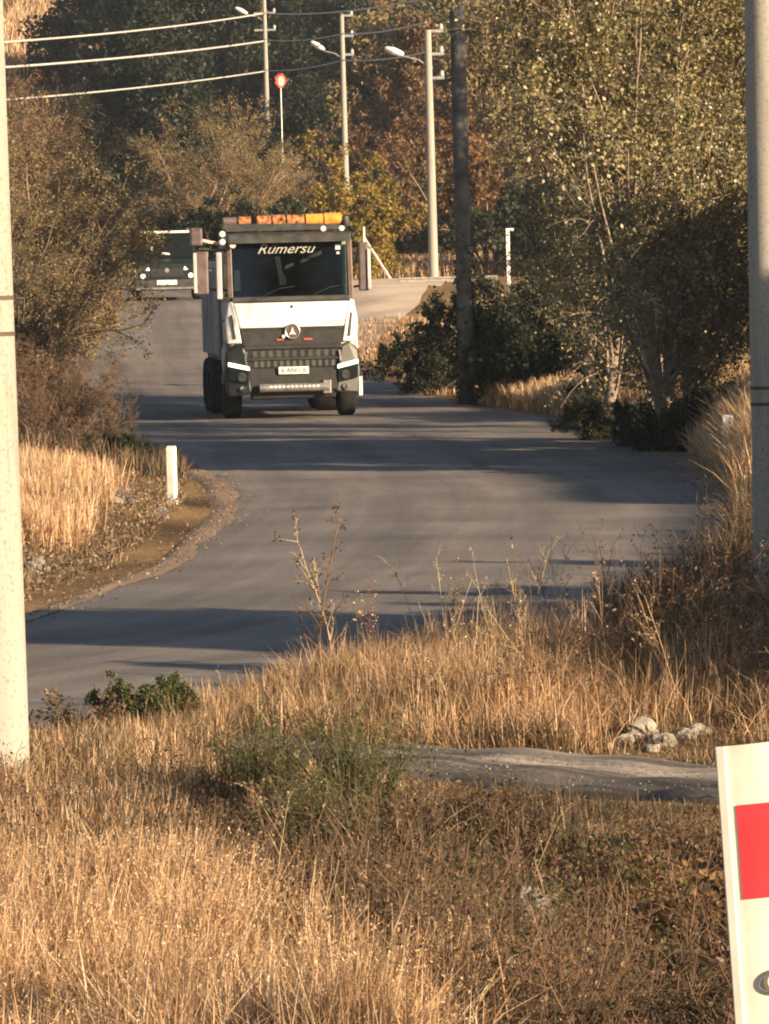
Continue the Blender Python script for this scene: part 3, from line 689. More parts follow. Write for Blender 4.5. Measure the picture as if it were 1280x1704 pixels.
# cab shell: lower block, rear wall, doors, roof
MB().hexa([(-1.08, .06, .75), (1.08, .06, .75), (1.08, 2.2, .75), (-1.08, 2.2, .75), (-1.13, .05, 2.1), (1.13, .05, 2.1), (1.13, 2.2, 2.1), (-1.13, 2.2, 2.1)]).build('cab', MAT['truck_side'], T, .04)
MB().box(-1.12, 1.12, 2.14, 2.2, 2.11, 3.2).build('cab_rear_wall', TD, T)
MB().hexa([(-1.13, .26, 3.16), (1.13, .26, 3.16), (1.13, 2.2, 3.16), (-1.13, 2.2, 3.16), (-1.0, .42, 3.34), (1.0, .42, 3.34), (1.0, 2.1, 3.34), (-1.0, 2.1, 3.34)]).build('roof', TD, T, .04)
for sx in (-1, 1):
    def X_(a, b): return (min(a * sx, b * sx), max(a * sx, b * sx))
    x0, x1 = X_(1.03, 1.13)
    MB().hexa([(x0, .05, 2.1), (x1, .05, 2.1), (x1, .2, 2.1), (x0, .2, 2.1), (x0, .24, 3.18), (x1, .24, 3.18), (x1, .38, 3.18), (x0, .38, 3.18)]).build('windscreen_pillar', MAT['pillar_brown'], T, .02)
    x0, x1 = X_(1.09, 1.135)
    dr = MB().hexa([(x0, .24, 1.15), (x1, .24, 1.15), (x1, 1.35, 1.15), (x0, 1.35, 1.15), (x0, .24, 2.12), (x1, .24, 2.12), (x1, 1.35, 2.12), (x0, 1.35, 2.12)]).build('door', MAT['truck_side'], T, .01)
    x2, x3 = X_(1.135, 1.16)
    MB().box(x2, x3, 1.1, 1.28, 1.75, 1.79).build('handle', TD, dr, .008)
    x2, x3 = X_(1.095, 1.115)
    MB().hexa([(x2, .3, 2.13), (x3, .3, 2.13), (x3, 1.35, 2.13), (x2, 1.35, 2.13), (x2, .42, 3.1), (x3, .42, 3.1), (x3, 1.35, 3.1), (x2, 1.35, 3.1)]).build('side_window', MAT['windscreen_glass'], dr)
    x0, x1 = X_(1.04, 1.13)
    MB().box(x0, x1, 1.36, 2.14, 2.11, 3.17).build('rear_corner', MAT['truck_side'], T, .02)
    # mirrors
    x0, x1 = X_(1.46, 1.70) if sx < 0 else X_(1.24, 1.42)
    mr = MB().box(x0, x1, .12, .30, 2.25, 3.02 if sx < 0 else 3.12).build('mirror', MAT['mirror_shell'], T, .03)
    MB().box(x0 + .02, x1 - .02, .301, .31, 2.3, 2.95).build('mirror_glass', MAT['chrome'], mr)
    xe = x1 if sx > 0 else x0
    MB().box(xe - .03, xe + .03, .085, .118, 2.28, 3.0).build('mirror_edge', MAT['truck_side'], mr, .01)
    for zz in (2.32, 3.04): MB().tube([(sx * 1.1, .3, zz), ((x0 + x1) / 2, .22, zz + .03)], .022).build('mirror_arm', TD, mr)
    if sx < 0:
        MB().box(-1.78, -1.55, .05, .25, 3.12, 3.45).build('upper_mirror', MAT['mirror_shell'], T, .04)
        MB().tube([(-1.1, .3, 3.14), (-1.4, .2, 3.18), (-1.56, .15, 3.22)], .03).build('mirror_bracket', MAT['sign_pale'], T)
        MB().box(-1.32, -1.22, .1, .24, 2.16, 3.0).build('kerb_mirror', MAT['truck_side'], T, .02)
        MB().box(-1.22, -1.13, .14, .2, 2.2, 2.26).build('mirror_bracket', TD, T)
# windscreen
MB().plate([(-1.03, .06, 2.13), (1.03, .06, 2.13), (1.03, .26, 3.17), (-1.03, .26, 3.17)], (0, -.008, 0)).build('windscreen', MAT['windscreen_glass'], T)
MB().plate([(-1.06, .035, 2.10), (1.06, .035, 2.10), (1.06, .045, 2.19), (-1.06, .045, 2.19)], (0, -.03, 0)).build('wiper_cowl', TD, T, .01)
for x in (-.55, .35): MB().tube([(x, .02, 2.18), (x + .35, .045, 2.33), (x + .62, .05, 2.36)], .012).build('wiper', MAT['rubber'], T)
MB().hexa([(-1.0, .25, 2.1), (1.0, .25, 2.1), (1.0, .75, 2.1), (-1.0, .75, 2.1), (-1.0, .3, 2.22), (1.0, .3, 2.22), (1.0, .7, 2.32), (-1.0, .7, 2.32)]).build('dashboard', MAT['seat_cloth'], T, .03)
for x in (-.55, .55):
    st = MB().box(x - .27, x + .27, 1.45, 1.65, 2.1, 2.85).build('seat', MAT['seat_cloth'], T, .06)
    MB().box(x - .14, x + .14, 1.45, 1.58, 2.86, 3.05).build('headrest', MAT['seat_cloth'], st, .05)
MB().lathe([(.21, -.015), (.235, 0), (.21, .015), (.195, 0), (.21, -.015)], (.52, .72, 2.42), 'y', 24).build('steering_wheel', MAT['ink'], T)
MB().plate([(-.26, .25, 2.9), (-.16, .25, 2.9), (-.13, .2, 2.62), (-.06, .18, 2.5), (-.07, .16, 2.40), (-.18, .16, 2.38), (-.21, .2, 2.6)], (0, .006, 0)).build('hanging_pennant', MAT['pale_cloth'], T)
MB().hexa([(-.99, .5, 2.3), (-.86, .5, 2.3), (-.86, .56, 2.3), (-.99, .56, 2.3), (-.97, .5, 2.68), (-.88, .5, 2.68), (-.88, .54, 2.68), (-.97, .54, 2.68)]).build('curtain', MAT['pale_cloth'], T)
# sun visor, script, beacon bar
vis = MB().hexa([(-1.1, .0, 3.14), (1.1, .0, 3.14), (1.1, .25, 3.17), (-1.1, .25, 3.17), (-1.1, .06, 3.30), (1.1, .06, 3.30), (1.1, .28, 3.33), (-1.1, .28, 3.33)]).build('sun_visor', TD, T, .02)
def text(s, size, loc, rot, mat, parent, shear=0, name='lettering', sx=1):
    c = bpy.data.curves.new(name, 'FONT'); c.body = s; c.size = size; c.extrude = .003; c.align_x = 'CENTER'; c.align_y = 'CENTER'; c.shear = shear
    c.materials.append(MAT[mat]); o = bpy.data.objects.new(name, c); COL.objects.link(o); o.parent = parent
    me = bpy.data.meshes.new_from_object(o); me.name = name; bpy.data.objects.remove(o); me.materials.clear(); me.materials.append(MAT[mat])
    o = bpy.data.objects.new(name, me); COL.objects.link(o); o.parent = parent
    o.location = loc; o.rotation_euler = rot; o.scale = (sx, 1, 1); return o
text('Rümersu', .25, (-.08, .175, 3.03), (R(79), 0, 0), 'emblem_grey', T, .5, sx=1.12)
MB().box(.83, .92, .18, .186, 3.0, 3.1).build('sticker', MAT['plate_white'], T)
MB().box(.85, .9, .165, .171, 2.92, 2.96).build('sticker', MAT['plate_white'], T)
bar = MB().box(-1.12, 1.05, .42, .72, 3.36, 3.42).build('beacon_bar', TD, T, .01)
MB().box(-1.08, -.98, .5, .62, 3.3, 3.37).build('bar_foot', TD, bar); MB().box(.9, 1.0, .5, .62, 3.3, 3.37).build('bar_foot', TD, bar)
MB().hexa([(-1.18, .46, 3.41), (1.03, .46, 3.41), (1.03, .70, 3.41), (-1.18, .70, 3.41), (-1.16, .50, 3.50), (1.01, .50, 3.50), (1.01, .68, 3.50), (-1.16, .68, 3.50)]).build('bar_housing', TD, bar, .02)
for x0, x1, mt, r_ in [(-1.16, -.90, 'mirror_shell', .085), (-.88, -.64, 'amber_dull', .09), (-.55, -.28, 'amber_dull', .10), (-.27, -.02, 'amber_dull', .11), (-.01, .32, 'amber_dull', .105), (.33, .66, 'amber_lens', .115), (.66, 1.0, 'amber_lens', .125)]:
    n_ = max(4, int((x1 - x0) / .035)); pr = [(0, x0), (r_ * .85, x0 + .008)]
    for j_ in range(n_): pr.append((r_ * (1 if j_ % 2 else .95), x0 + .015 + (x1 - x0 - .03) * j_ / (n_ - 1)))
    MB().lathe(pr + [(r_ * .85, x1 - .008), (0, x1)], (0, .58, 3.545), 'x', 18).build('beacon', MAT[mt], bar, smooth=True)
MB().lathe([(0, -.05), (.07, -.045), (.09, 0), (.07, .13), (0, .16)], (1.05, .5, 3.46), 'z', 14).build('horn', TD, T, smooth=True)
for x in (.62, .95):
    lm = MB().lathe([(0, .04), (.045, .035), (.05, 0), (.05, -.06), (0, -.07)], (x, .2, 3.38), 'y', 12).build('marker_lamp', MAT['clear_lens'], T, smooth=True)
for x, z in ((-1.2, 3.32), (-1.2, 3.18), (-1.02, 3.12)):
    MB().lathe([(0, -.05), (.05, -.045), (.065, 0), (.05, .06), (0, .07)], (x, .1, z), 'y', 12).build('marker_lamp', MAT['clear_lens'], T, smooth=True)
# white bonnet panel and corner deflectors
MB().hexa([(-.93, -.02, 1.63), (.93, -.02, 1.63), (.93, .06, 1.63), (-.93, .06, 1.63), (-1.04, -.02, 2.08), (1.04, -.02, 2.08), (1.04, .06, 2.08), (-1.04, .06, 2.08)]).build('bonnet_panel', MAT['truck_white'], T, .025)
MB().lathe([(0, -.004), (.03, -.003), (.03, .0)], (0, -.021, 2.0), 'y', 12).build('panel_latch', TD, T)
MB().box(.55, .88, -.023, -.0205, 1.715, 1.725).build('maker_strip', MAT['slat_grey'], T)
for sx in (-1, 1):
    ps = [(.90, -.02, 1.36), (1.16, .03, 1.36), (1.19, .06, 1.75), (1.13, .05, 2.1), (1.055, -.01, 2.12), (.97, -.03, 1.75)]
    df = MB().plate([(x * sx, y, z) for x, y, z in (ps if sx > 0 else ps[::-1])], (0, .22, 0)).build('corner_deflector', MAT['truck_white'], T, .025)
    MB().plate([(sx * 1.01, -.03, 1.45), (sx * 1.045, -.025, 1.45), (sx * 1.09, -.01, 1.86), (sx * 1.065, -.015, 1.88)], (0, .02, 0)).build('air_slot', TD, df)
    x0, x1 = sorted((sx * 1.13, sx * 1.2))
    MB().hexa([(x0, .2, .95), (x1, .2, .95), (x1, 1.2, .6), (x0, 1.2, .6), (x0, .25, 1.45), (x1, .25, 1.45), (x1, 1.2, 1.25), (x0, 1.2, 1.25)]).build('step_panel', MAT['truck_side'], T, .03)
# grille
gr = MB().plate([(-.80, -.02, .93), (.80, -.02, .93), (.93, -.02, 1.61), (-.93, -.02, 1.61)], (0, .08, 0)).build('grille', MAT['grille_dark'], T, .01)
for z, w_ in ((1.27, .88), (1.07, .84)): MB().box(-w_, w_, -.06, -.018, z - .022, z + .022).build('grille_slat', MAT['slat_grey'], gr, .01)
MB().plate([(-.88, -.026, 1.33), (.88, -.026, 1.33), (.91, -.026, 1.57), (-.91, -.026, 1.57)], (0, .006, 0)).build('grille_panel', MAT['slat_grey'], gr)
for z, n_, w_ in ((1.17, 23, .78), (.99, 27, .75)):
    v = []
    for i_ in range(n_):
        x = -w_ + 2 * w_ * i_ / (n_ - 1); y = -.034 if (i_ // 1) % 2 else -.022
        v += [(x, y, z - .06), (x, y - .003, z + .05)]
    MB().add(v, [[2 * i_, 2 * i_ + 2, 2 * i_ + 3, 2 * i_ + 1] for i_ in range(n_ - 1)]).build('grille_mesh', MAT['slat_grey'], gr)
em = MB().lathe([(0, -.02), (.125, -.02), (.135, 0), (.135, .02)], (0, -.05, 1.56), 'y', 28).build('emblem', MAT['pillar_brown'], T, smooth=True)
MB().lathe([(.115, -.03), (.127, -.035), (.138, -.03), (.127, -.02)], (0, -.05, 1.56), 'y', 28).build('emblem_ring', MAT['steel'], em, smooth=True)
mb = MB()
for a in (90, 210, 330):
    a = R(a); t_ = Vector((math.cos(a), 0, math.sin(a))); n_ = Vector((-math.sin(a), 0, math.cos(a)))
    c = Vector((0, -.075, 1.54))
    mb.plate([c + n_ * .035, c - n_ * .035, c + t_ * (.11 if a < 2 else .075)], (0, -.012, 0))
mb.build('emblem_star', MAT['plate_white'], em)
MB().box(-.28, -.16, -.05, -.028, 1.40, 1.43).build('badge', MAT['sign_red'], gr); MB().box(.2, .36, -.05, -.028, 1.40, 1.43).build('badge', MAT['sign_red'], gr)
MB().lathe([(0, -.01), (.03, -.008), (.035, .01)], (-.16, -.06, 1.47), 'y', 12).build('badge', MAT['clear_lens'], gr)
# bumper with headlights
bm_ = MB().hexa([(-.78, -.12, .50), (.78, -.12, .50), (.80, .3, .50), (-.80, .3, .50), (-.82, -.09, .92), (.82, -.09, .92), (.84, .3, .92), (-.84, .3, .92)]).build('bumper', MAT['grille_dark'], T, .03)
for sx in (-1, 1):
    ps = [(.74, -.13, .46), (1.17, -.06, .42), (1.23, .02, .78), (1.19, .03, 1.22), (1.02, -.03, 1.36), (.86, -.06, 1.30), (.80, -.11, .9)]
    cn = MB().plate([(x * sx, y, z) for x, y, z in (ps if sx > 0 else ps[::-1])], (0, .38, 0)).build('bumper_corner', MAT['bumper_olive'], T, .04)
    z0 = .93
    hl = MB().plate([(sx * .80, -.15, z0 - .30), (sx * 1.15, -.10, z0 - .22), (sx * 1.17, -.085, z0 + .03), (sx * .80, -.14, z0 - .05)], (0, .05, 0)).build('headlight', MAT['car_glass'], T, .015)
    MB().plate([(sx * .79, -.165, z0 - .05), (sx * 1.165, -.115, z0 + .035), (sx * 1.165, -.112, z0 + .105), (sx * .79, -.162, z0 + .015)], (0, .03, 0)).build('running_light', MAT['running_light'], hl, .006)
    MB().lathe([(0, -.005), (.07, -.01), (.085, .01)], (sx * .93, -.145, z0 - .17), 'y', 16).build('lens', MAT['slat_grey'], hl)
    MB().lathe([(0, -.02), (.05, -.015), (.06, .02)], (sx * .92, -.13, .55), 'y', 12).build('fog_lamp', MAT['chrome'], T)
    MB().plate([(sx * .84, -.075, 1.02), (sx * .87, -.07, 1.02), (sx * .86, -.07, 1.20), (sx * .82, -.075, 1.22)], (0, -.01, 0)).build('corner_trim', MAT['steel'], cn)
pl = MB().box(-.27, .27, -.155, -.14, .80, .93).build('number_plate', MAT['plate_white'], T, .004)
text('6 ANG 6', .12, (0, -.157, .865), (R(90), 0, 0), 'ink', pl, 0, 'plate_lettering')
MB().cyl((-.62, -.2, .56), (.62, -.2, .56), .075, .075, 16).build('steel_crossbar', MAT['steel'], bm_, smooth=True)
mb = MB()
for x in np.linspace(-.42, .42, 12): mb.box(x - .024, x + .024, -.281, -.27, .565, .60)
mb.build('reflective_studs', MAT['plate_white'], bm_)
MB().box(.52, .66, -.22, -.12, .44, .68).build('tow_bracket', MAT['steel'], bm_, .01)
MB().hexa([(-.75, -.05, .36), (.75, -.05, .36), (.75, .3, .34), (-.75, .3, .34), (-.76, -.08, .50), (.76, -.08, .50), (.76, .3, .50), (-.76, .3, .50)]).build('under_run_bar', MAT['grille_dark'], T, .02)
MB().box(-.45, .45, .2, 6.9, .62, .9).build('chassis', TD, T)
MB().cyl((-.95, 1.25, .52), (.95, 1.25, .52), .075).build('axle', TD, T)
MB().cyl((-.95, 4.4, .52), (.95, 4.4, .52), .085).build('axle', TD, T)
for sx in (-1, 1):
    wheel(T, (sx * 1.04, 1.15, .52), .52, .32, sx)
    for y in (4.4, 5.75): wheel(T, (sx * .99, y, .52), .52, .52, sx)
    x0, x1 = sorted((sx * .85, sx * 1.22))
    MB().box(x0, x1, 1.75, 1.8, .28, .75).build('mudflap', MAT['rubber'], T)
    MB().cyl((sx * .72, 2.4, .72), (sx * .72, 3.7, .72), .3, .3, 18).build('fuel_tank', MAT['steel'], T, smooth=True)
# tipper body
tp = MB().hexa([(-1.10, 2.4, 1.0), (1.10, 2.4, 1.0), (1.10, 7.0, 1.0), (-1.10, 7.0, 1.0), (-1.16, 2.4, 2.7), (1.16, 2.4, 2.7), (1.16, 7.0, 2.7), (-1.16, 7.0, 2.7)]).build('tipper_body', MAT['tipper_paint'], T, .03)
for sx in (-1, 1):
    for y in np.linspace(2.6, 6.8, 7):
        x0, x1 = sorted((sx * 1.13, sx * 1.20)); MB().box(x0, x1, y - .06, y + .06, 1.12, 2.72).build('body_rib', MAT['truck_side'], tp, .01)
    x0, x1 = sorted((sx * 1.08, sx * 1.20)); MB().box(x0, x1, 2.38, 7.02, 2.72, 2.85).build('top_rail', MAT['truck_side'], tp, .02)
MB().box(1.17, 1.24, -.02, .05, .38, .72).build('reflector', MAT['plate_white'], T, .01)

# ------------------------------------------------------------------ the car behind
cb = gpt(279, 125)
C_ = empty('parked_car', (cb.x, 125, P(125) + .03), R(3), 'dark green off-road car behind the lorry, half hidden by the left shrubs', 'car')
CG = MAT['car_green']
def loft(mb, secs):
    n_ = len(secs[0]); v = [p for s_ in secs for p in s_]
    f = [[j * n_ + i, j * n_ + (i + 1) % n_, (j + 1) * n_ + (i + 1) % n_, (j + 1) * n_ + i] for j in range(len(secs) - 1) for i in range(n_)]
    f += [list(range(n_))[::-1], [(len(secs) - 1) * n_ + i for i in range(n_)]]
    return mb.add(v, f)
def csec(y, hw, z0, z1, tw):
    return [(-hw * .95, y, z0), (hw * .95, y, z0), (hw, y, z0 + .25), (hw, y, z1 - .12), (tw, y, z1), (-tw, y, z1), (-hw, y, z1 - .12), (-hw, y, z0 + .25)]
loft(MB(), [csec(0, .80, .38, .95, .7), csec(.08, .87, .3, 1.03, .78), csec(1.1, .90, .28, 1.12, .84), csec(4.2, .90, .3, 1.12, .84), csec(4.4, .85, .4, 1.05, .8)]).build('body', CG, C_, .03)
loft(MB(), [[(-.80, 1.05, 1.1), (.80, 1.05, 1.1), (.80, 4.25, 1.1), (-.80, 4.25, 1.1)], [(-.70, 1.55, 1.78), (.70, 1.55, 1.78), (.72, 4.1, 1.78), (-.72, 4.1, 1.78)], [(-.62, 1.75, 1.84), (.62, 1.75, 1.84), (.64, 4.0, 1.84), (-.64, 4.0, 1.84)]]).build('cabin', CG, C_, .03)
MB().plate([(-.72, 1.04, 1.13), (.72, 1.04, 1.13), (.63, 1.50, 1.74), (-.63, 1.50, 1.74)], (0, -.012, .006)).build('windscreen', MAT['car_glass'], C_)
MB().box(-.70, .70, 1.42, 1.52, 1.775, 1.84).build('roof_bar', MAT['plate_white'], C_, .01)
MB().box(-.42, .42, -.03, .02, .62, .86).build('grille', MAT['grille_dark'], C_, .01)
MB().lathe([(0, -.02), (.06, -.015), (.07, .02)], (0, -.035, .80), 'y', 14).build('badge', MAT['steel'], C_)
for sx in (-1, 1):
    MB().plate([(sx * .44, -.025, .80), (sx * .80, .05, .82), (sx * .82, .07, .93), (sx * .46, .0, .91)], (0, .05, 0)).build('headlight', MAT['headlight_glow'], C_, .01)
    MB().lathe([(0, -.02), (.06, -.015), (.07, .02)], (sx * .62, -.01, .66), 'y', 14).build('fog_lamp', MAT['headlight_glow'], C_)
    for y in (.85, 3.5):
        wheel(C_, (sx * .80, y, .36), .36, .24, sx)
    mi = MB().box(*sorted((sx * .94, sx * 1.12)), 1.1, 1.22, 1.12, 1.28).build('mirror', CG, C_, .03)
    MB().box(*sorted((sx * .82, sx * .95)), 1.13, 1.18, 1.14, 1.18).build('mirror_arm', CG, mi)
    MB().hexa([(sx * .815, 1.35, 1.14), (sx * .82, 1.35, 1.14), (sx * .82, 3.9, 1.14), (sx * .815, 3.9, 1.14), (sx * .725, 1.75, 1.70), (sx * .73, 1.75, 1.70), (sx * .73, 3.8, 1.70), (sx * .725, 3.8, 1.70)]).build('side_window', MAT['car_glass'], C_)
    MB().cyl((sx * .6, 1.7, 1.88), (sx * .6, 4.0, 1.88), .025, n=8).build('roof_rail', MAT['steel'], C_)
pl = MB().box(-.26, .26, -.075, -.06, .43, .55).build('number_plate', MAT['plate_white'], C_)
MB().hexa([(-.86, -.06, .30), (.86, -.06, .30), (.88, .3, .28), (-.88, .3, .28), (-.84, -.05, .56), (.84, -.05, .56), (.88, .3, .58), (-.88, .3, .58)]).build('bumper', MAT['truck_dark'], C_, .03)
MB().box(-.8, .8, -.065, -.055, .31, .36).build('bumper_lip', MAT['steel'], C_)
MB().plate([(-.40, 1.17, 1.32), (-.34, 1.17, 1.32), (-.33, 1.24, 1.46), (-.37, 1.24, 1.46)], (0, -.02, .01)).build('windscreen_sticker', MAT['plate_white'], C_)
MB().plate([(-.12, 1.085, 1.22), (.1, 1.085, 1.2), (.1, 1.10, 1.24), (-.1, 1.10, 1.27)], (0, -.02, .01)).build('windscreen_sticker', MAT['plate_white'], C_)

# ------------------------------------------------------------------ trees and shrubs
def put(kind, name, px, d, scale, wmat, lmat, label, cat, **k):
    b_ = gpt(px, d); b_.z -= .03
    return plant(kind, name, b_, scale, wmat, lmat, label, cat, **k)
PG = 'poplars in the row right of the road'
pops = [('poplar_b', 1095, 68.5, .82, -7, 'slender young poplar in front of the row, leaning left', 3.3), 
        
        ('poplar_a', 1118, 67, 1.0, -9, 'poplar with the lowest bare trunk, nearest to the right road edge', .3),
        ('poplar_b', 1150, 70, 1.0, -10, 'poplar right behind the nearest one, standing just right of it', 1.7),
        ('poplar_c', 1072, 72, .98, -10, 'leaning poplar with pale bare twigs high in its crown', 2.9),
        ('poplar_a', 1010, 75, .9, -9, 'poplar leaning left over the dark hedge', 4.2),
        ('poplar_b', 1235, 76, 1.0, -4, 'poplar half hidden by the right concrete pole', 5.1),
        ('poplar_c', 985, 78, .82, -6, 'leftmost poplar of the row, its boughs hanging low', .9)]
for kd, px, d, sc, ln, lab, rz in pops:
    put(kd, 'poplar', px, d, sc, 'bark_mid', 'poplar_leaf', lab, 'tree', group=PG, rz=rz, lean=(0, R(ln)))
def sunward(x, d, xc): return d + (xc - x) * S.y / S.x        # where at column xc the sun ray of point (x, d) passes
def off(kind, name, x, d, sxy, sz_, lab, cat, wm='bark_dark', lm='hedge_leaf'):
    plant(kind, name, (x, d, Gf(x, d) - .05), sxy, wm, lm, lab, cat, rz=x * 3 + d, sz=sz_)
# trees and bushes out of the picture on the right, whose shade falls on the road, the verge and the right pole
off('poplar_a', 'poplar', 8.6, sunward(1.6, 92, 8.6), 1.1, 1.1, 'poplar out of the picture right of the dark pole', 'tree', 'bark_mid', 'poplar_leaf')
off('poplar_c', 'poplar', 11.5, sunward(1.6, 93.5, 11.5), 1.15, 1.15, 'poplar out of the picture behind the dark pole', 'tree', 'bark_mid', 'poplar_leaf')
off('flat_tree', 'roadside_tree', 10.0, sunward(0, 34.9, 10.0), .98, 1.08, 'broad tree out of the picture right of the near road', 'tree')
off('flat_tree', 'roadside_tree', 12.2, sunward(0, 34.9, 12.2), 1.0, 1.25, 'second broad tree out of the picture right of the near road', 'tree')
for k, (x, d) in enumerate(((7.2, 59.4), (7.0, 61.6), (7.2, 63.8), (7.4, 66.2))):  # unseen trees added to make the shade band across the road solid
    off('flat_tree', 'shade_tree', x, d, 1.1, .80, ['first', 'second', 'third', 'fourth', 'fifth', 'sixth', 'seventh'][k] + ' unseen tree added to shade the road, right of the poplars, counted from the camera', 'tree')
for xr_, dr_, xc, sc, lab in ((3.0, 31.5, 6.8, 1.3, 'right of the mound'), (3.2, 34.5, 7.4, 1.2, 'right of the near pole'), (3.4, 38, 8.0, 1.0, 'right of the shaded verge'), (3.6, 42, 8.2, .85, 'right of the dark weeds'), (3.6, 46, 8.4, .7, 'right of the golden clump'), (2.6, 29.5, 6.2, 1.1, 'right of the rock heap'),
                              (2.0, 18.3, 4.4, .62, 'added to shade the ditch, right of the hazard board'), (2.0, 19.9, 4.7, .66, 'added to shade the ditch, on its right side'), (1.9, 21.3, 5.0, .6, 'added to shade the ditch, right of the small path')):  # last three bushes are unseen, added to darken the ditch weeds
    off('bush_dense', 'unseen_bush', xc, sunward(xr_, dr_, xc), sc, sc, 'dense bush out of the picture ' + lab, 'bush')
# left side
SB = ('branches', 'foliage')
put('shrub_bare', 'shrub', 5, 98, 1.12, 'twig_brown', 'olive_leaf', 'tall brown-olive shrub beside the left pole, its top under the cables', 'shrub', parts=SB, rz=.4)
put('shrub_bare2', 'shrub', 50, 108, 1.15, 'twig_brown', 'olive_leaf', 'wide olive-brown shrub left of the dark car', 'shrub', parts=SB, rz=2)
put('shrub_bare2', 'shrub', -20, 90, .9, 'twig_grey', 'olive_leaf', 'lower twiggy shrub touching the left pole above the road bend', 'shrub', parts=SB, rz=3)
put('shrub_leafy2', 'shrub', 140, 112, .6, 'twig_brown', 'olive_leaf', 'low yellowish shrub that hides the left side of the dark car', 'shrub', parts=SB, rz=1)
put('shrub_bare', 'shrub', 20, 128, 1.1, 'twig_brown', 'brown_leaf', 'brown shrub behind the tall olive shrub at far left', 'shrub', parts=SB, rz=5)
put('shrub_bare2', 'bramble', 95, 63, .30, 'twig_grey', 'brown_leaf', 'grey-brown leafless bramble above the golden grass at left', 'bramble', parts=SB, rz=1)
put('bush_dense', 'bramble', 205, 62.5, .26, 'twig_grey', 'dark_leaf', 'low black-green bramble just left of and behind the left marker post', 'bramble', parts=SB, rz=2)
put('shrub_bare2', 'bramble', 160, 66, .24, 'twig_grey', 'weed_leaf', 'dark bramble at the shaded inner edge of the road bend', 'bramble', parts=SB, rz=4)
put('shrub_bare', 'bramble', 45, 66, .30, 'twig_grey', 'brown_leaf', 'purplish bramble touching the left pole at mid height', 'bramble', parts=SB, rz=2.5)
put('shrub_bare2', 'bramble', 50, 84, .36, 'twig_brown', 'olive_leaf', 'olive bramble below the twiggy shrub at the left pole', 'bramble', parts=SB, rz=3.5)
# middle distance
put('shrub_bare', 'shrub', 345, 168, 1.2, 'twig_brown', 'olive_leaf', 'feathery olive shrub above the dark car, under the lowest cable', 'shrub', parts=SB, rz=1)
put('shrub_bare2', 'shrub', 425, 172, 1.1, 'twig_brown', 'olive_leaf', 'pale wispy shrub between feathery shrub and yellow bush', 'shrub', parts=SB, rz=2)
put('shrub_leafy', 'shrub', 565, 160, 1.05, 'bark_dark', 'yellow_leaf', 'yellow-leaved bush right behind the orange beacons of the lorry', 'shrub', parts=SB, rz=.3)
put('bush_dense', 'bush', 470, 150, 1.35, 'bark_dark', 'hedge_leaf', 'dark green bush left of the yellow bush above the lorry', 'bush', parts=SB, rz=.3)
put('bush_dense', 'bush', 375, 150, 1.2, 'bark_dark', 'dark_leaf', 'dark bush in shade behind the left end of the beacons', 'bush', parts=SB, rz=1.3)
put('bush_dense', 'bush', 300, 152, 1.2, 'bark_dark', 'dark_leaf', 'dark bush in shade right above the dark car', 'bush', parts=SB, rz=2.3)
put('shrub_leafy2', 'shrub', 605, 205, 1.5, 'twig_brown', 'brown_leaf', 'russet shrub on the slope between the two right lamp poles', 'shrub', parts=SB, rz=2)
put('shrub_leafy', 'shrub', 665, 212, 1.5, 'twig_brown', 'brown_leaf', 'brown shrub left of the nearest lamp pole, halfway up the slope', 'shrub', parts=SB, rz=4)
put('bush_dense', 'bush', 665, 186, 1.5, 'bark_dark', 'hedge_leaf', 'dark rounded bush above the dry field left of the nearest lamp pole', 'bush', parts=SB, rz=1)
put('bush_dense', 'bush', 735, 182, 1.5, 'bark_dark', 'hedge_leaf', 'dark bush between the nearest lamp pole and the dark pole', 'bush', parts=SB, rz=3)
put('shrub_leafy2', 'shrub', 815, 170, 1.7, 'twig_brown', 'orange_leaf', 'orange-brown shrub behind the dark pole, left of the poplars', 'shrub', parts=SB, rz=3)
put('bush_dense', 'bush', 890, 165, 1.6, 'bark_dark', 'hedge_leaf', 'dark bush behind the leftmost poplar', 'bush', parts=SB, rz=5)
# right verge hedge
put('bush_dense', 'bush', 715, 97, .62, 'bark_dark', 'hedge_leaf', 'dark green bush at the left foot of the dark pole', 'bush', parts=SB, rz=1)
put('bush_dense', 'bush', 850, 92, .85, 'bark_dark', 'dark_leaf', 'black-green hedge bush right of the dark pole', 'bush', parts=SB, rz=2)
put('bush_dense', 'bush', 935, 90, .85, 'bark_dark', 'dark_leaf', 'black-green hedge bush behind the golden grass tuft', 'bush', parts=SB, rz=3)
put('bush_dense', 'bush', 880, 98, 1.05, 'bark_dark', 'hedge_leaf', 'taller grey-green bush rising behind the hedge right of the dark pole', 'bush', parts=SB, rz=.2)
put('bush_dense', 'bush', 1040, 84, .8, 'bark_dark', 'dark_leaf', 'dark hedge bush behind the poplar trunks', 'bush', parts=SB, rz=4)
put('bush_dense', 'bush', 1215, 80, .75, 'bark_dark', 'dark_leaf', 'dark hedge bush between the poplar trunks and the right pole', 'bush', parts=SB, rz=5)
for px, d, sc, rz, lab in ((1000, 72, .34, 1, 'low dark bush at the foot of the poplar leaning over the hedge'), (1060, 69.5, .34, 2, 'low dark bush at the foot of the leaning poplar'), (1100, 67.2, .34, 3, 'low dark bush at the foot of the young front poplar'), (1150, 67, .38, 4, 'low dark bush right of the nearest poplar trunk'), (1195, 67, .45, 5, 'low dark bush between the poplars and the golden clump')):
    put('bush_dense', 'bush', px, d, sc, 'bark_dark', 'hedge_leaf', lab, 'bush', parts=SB, rz=rz)
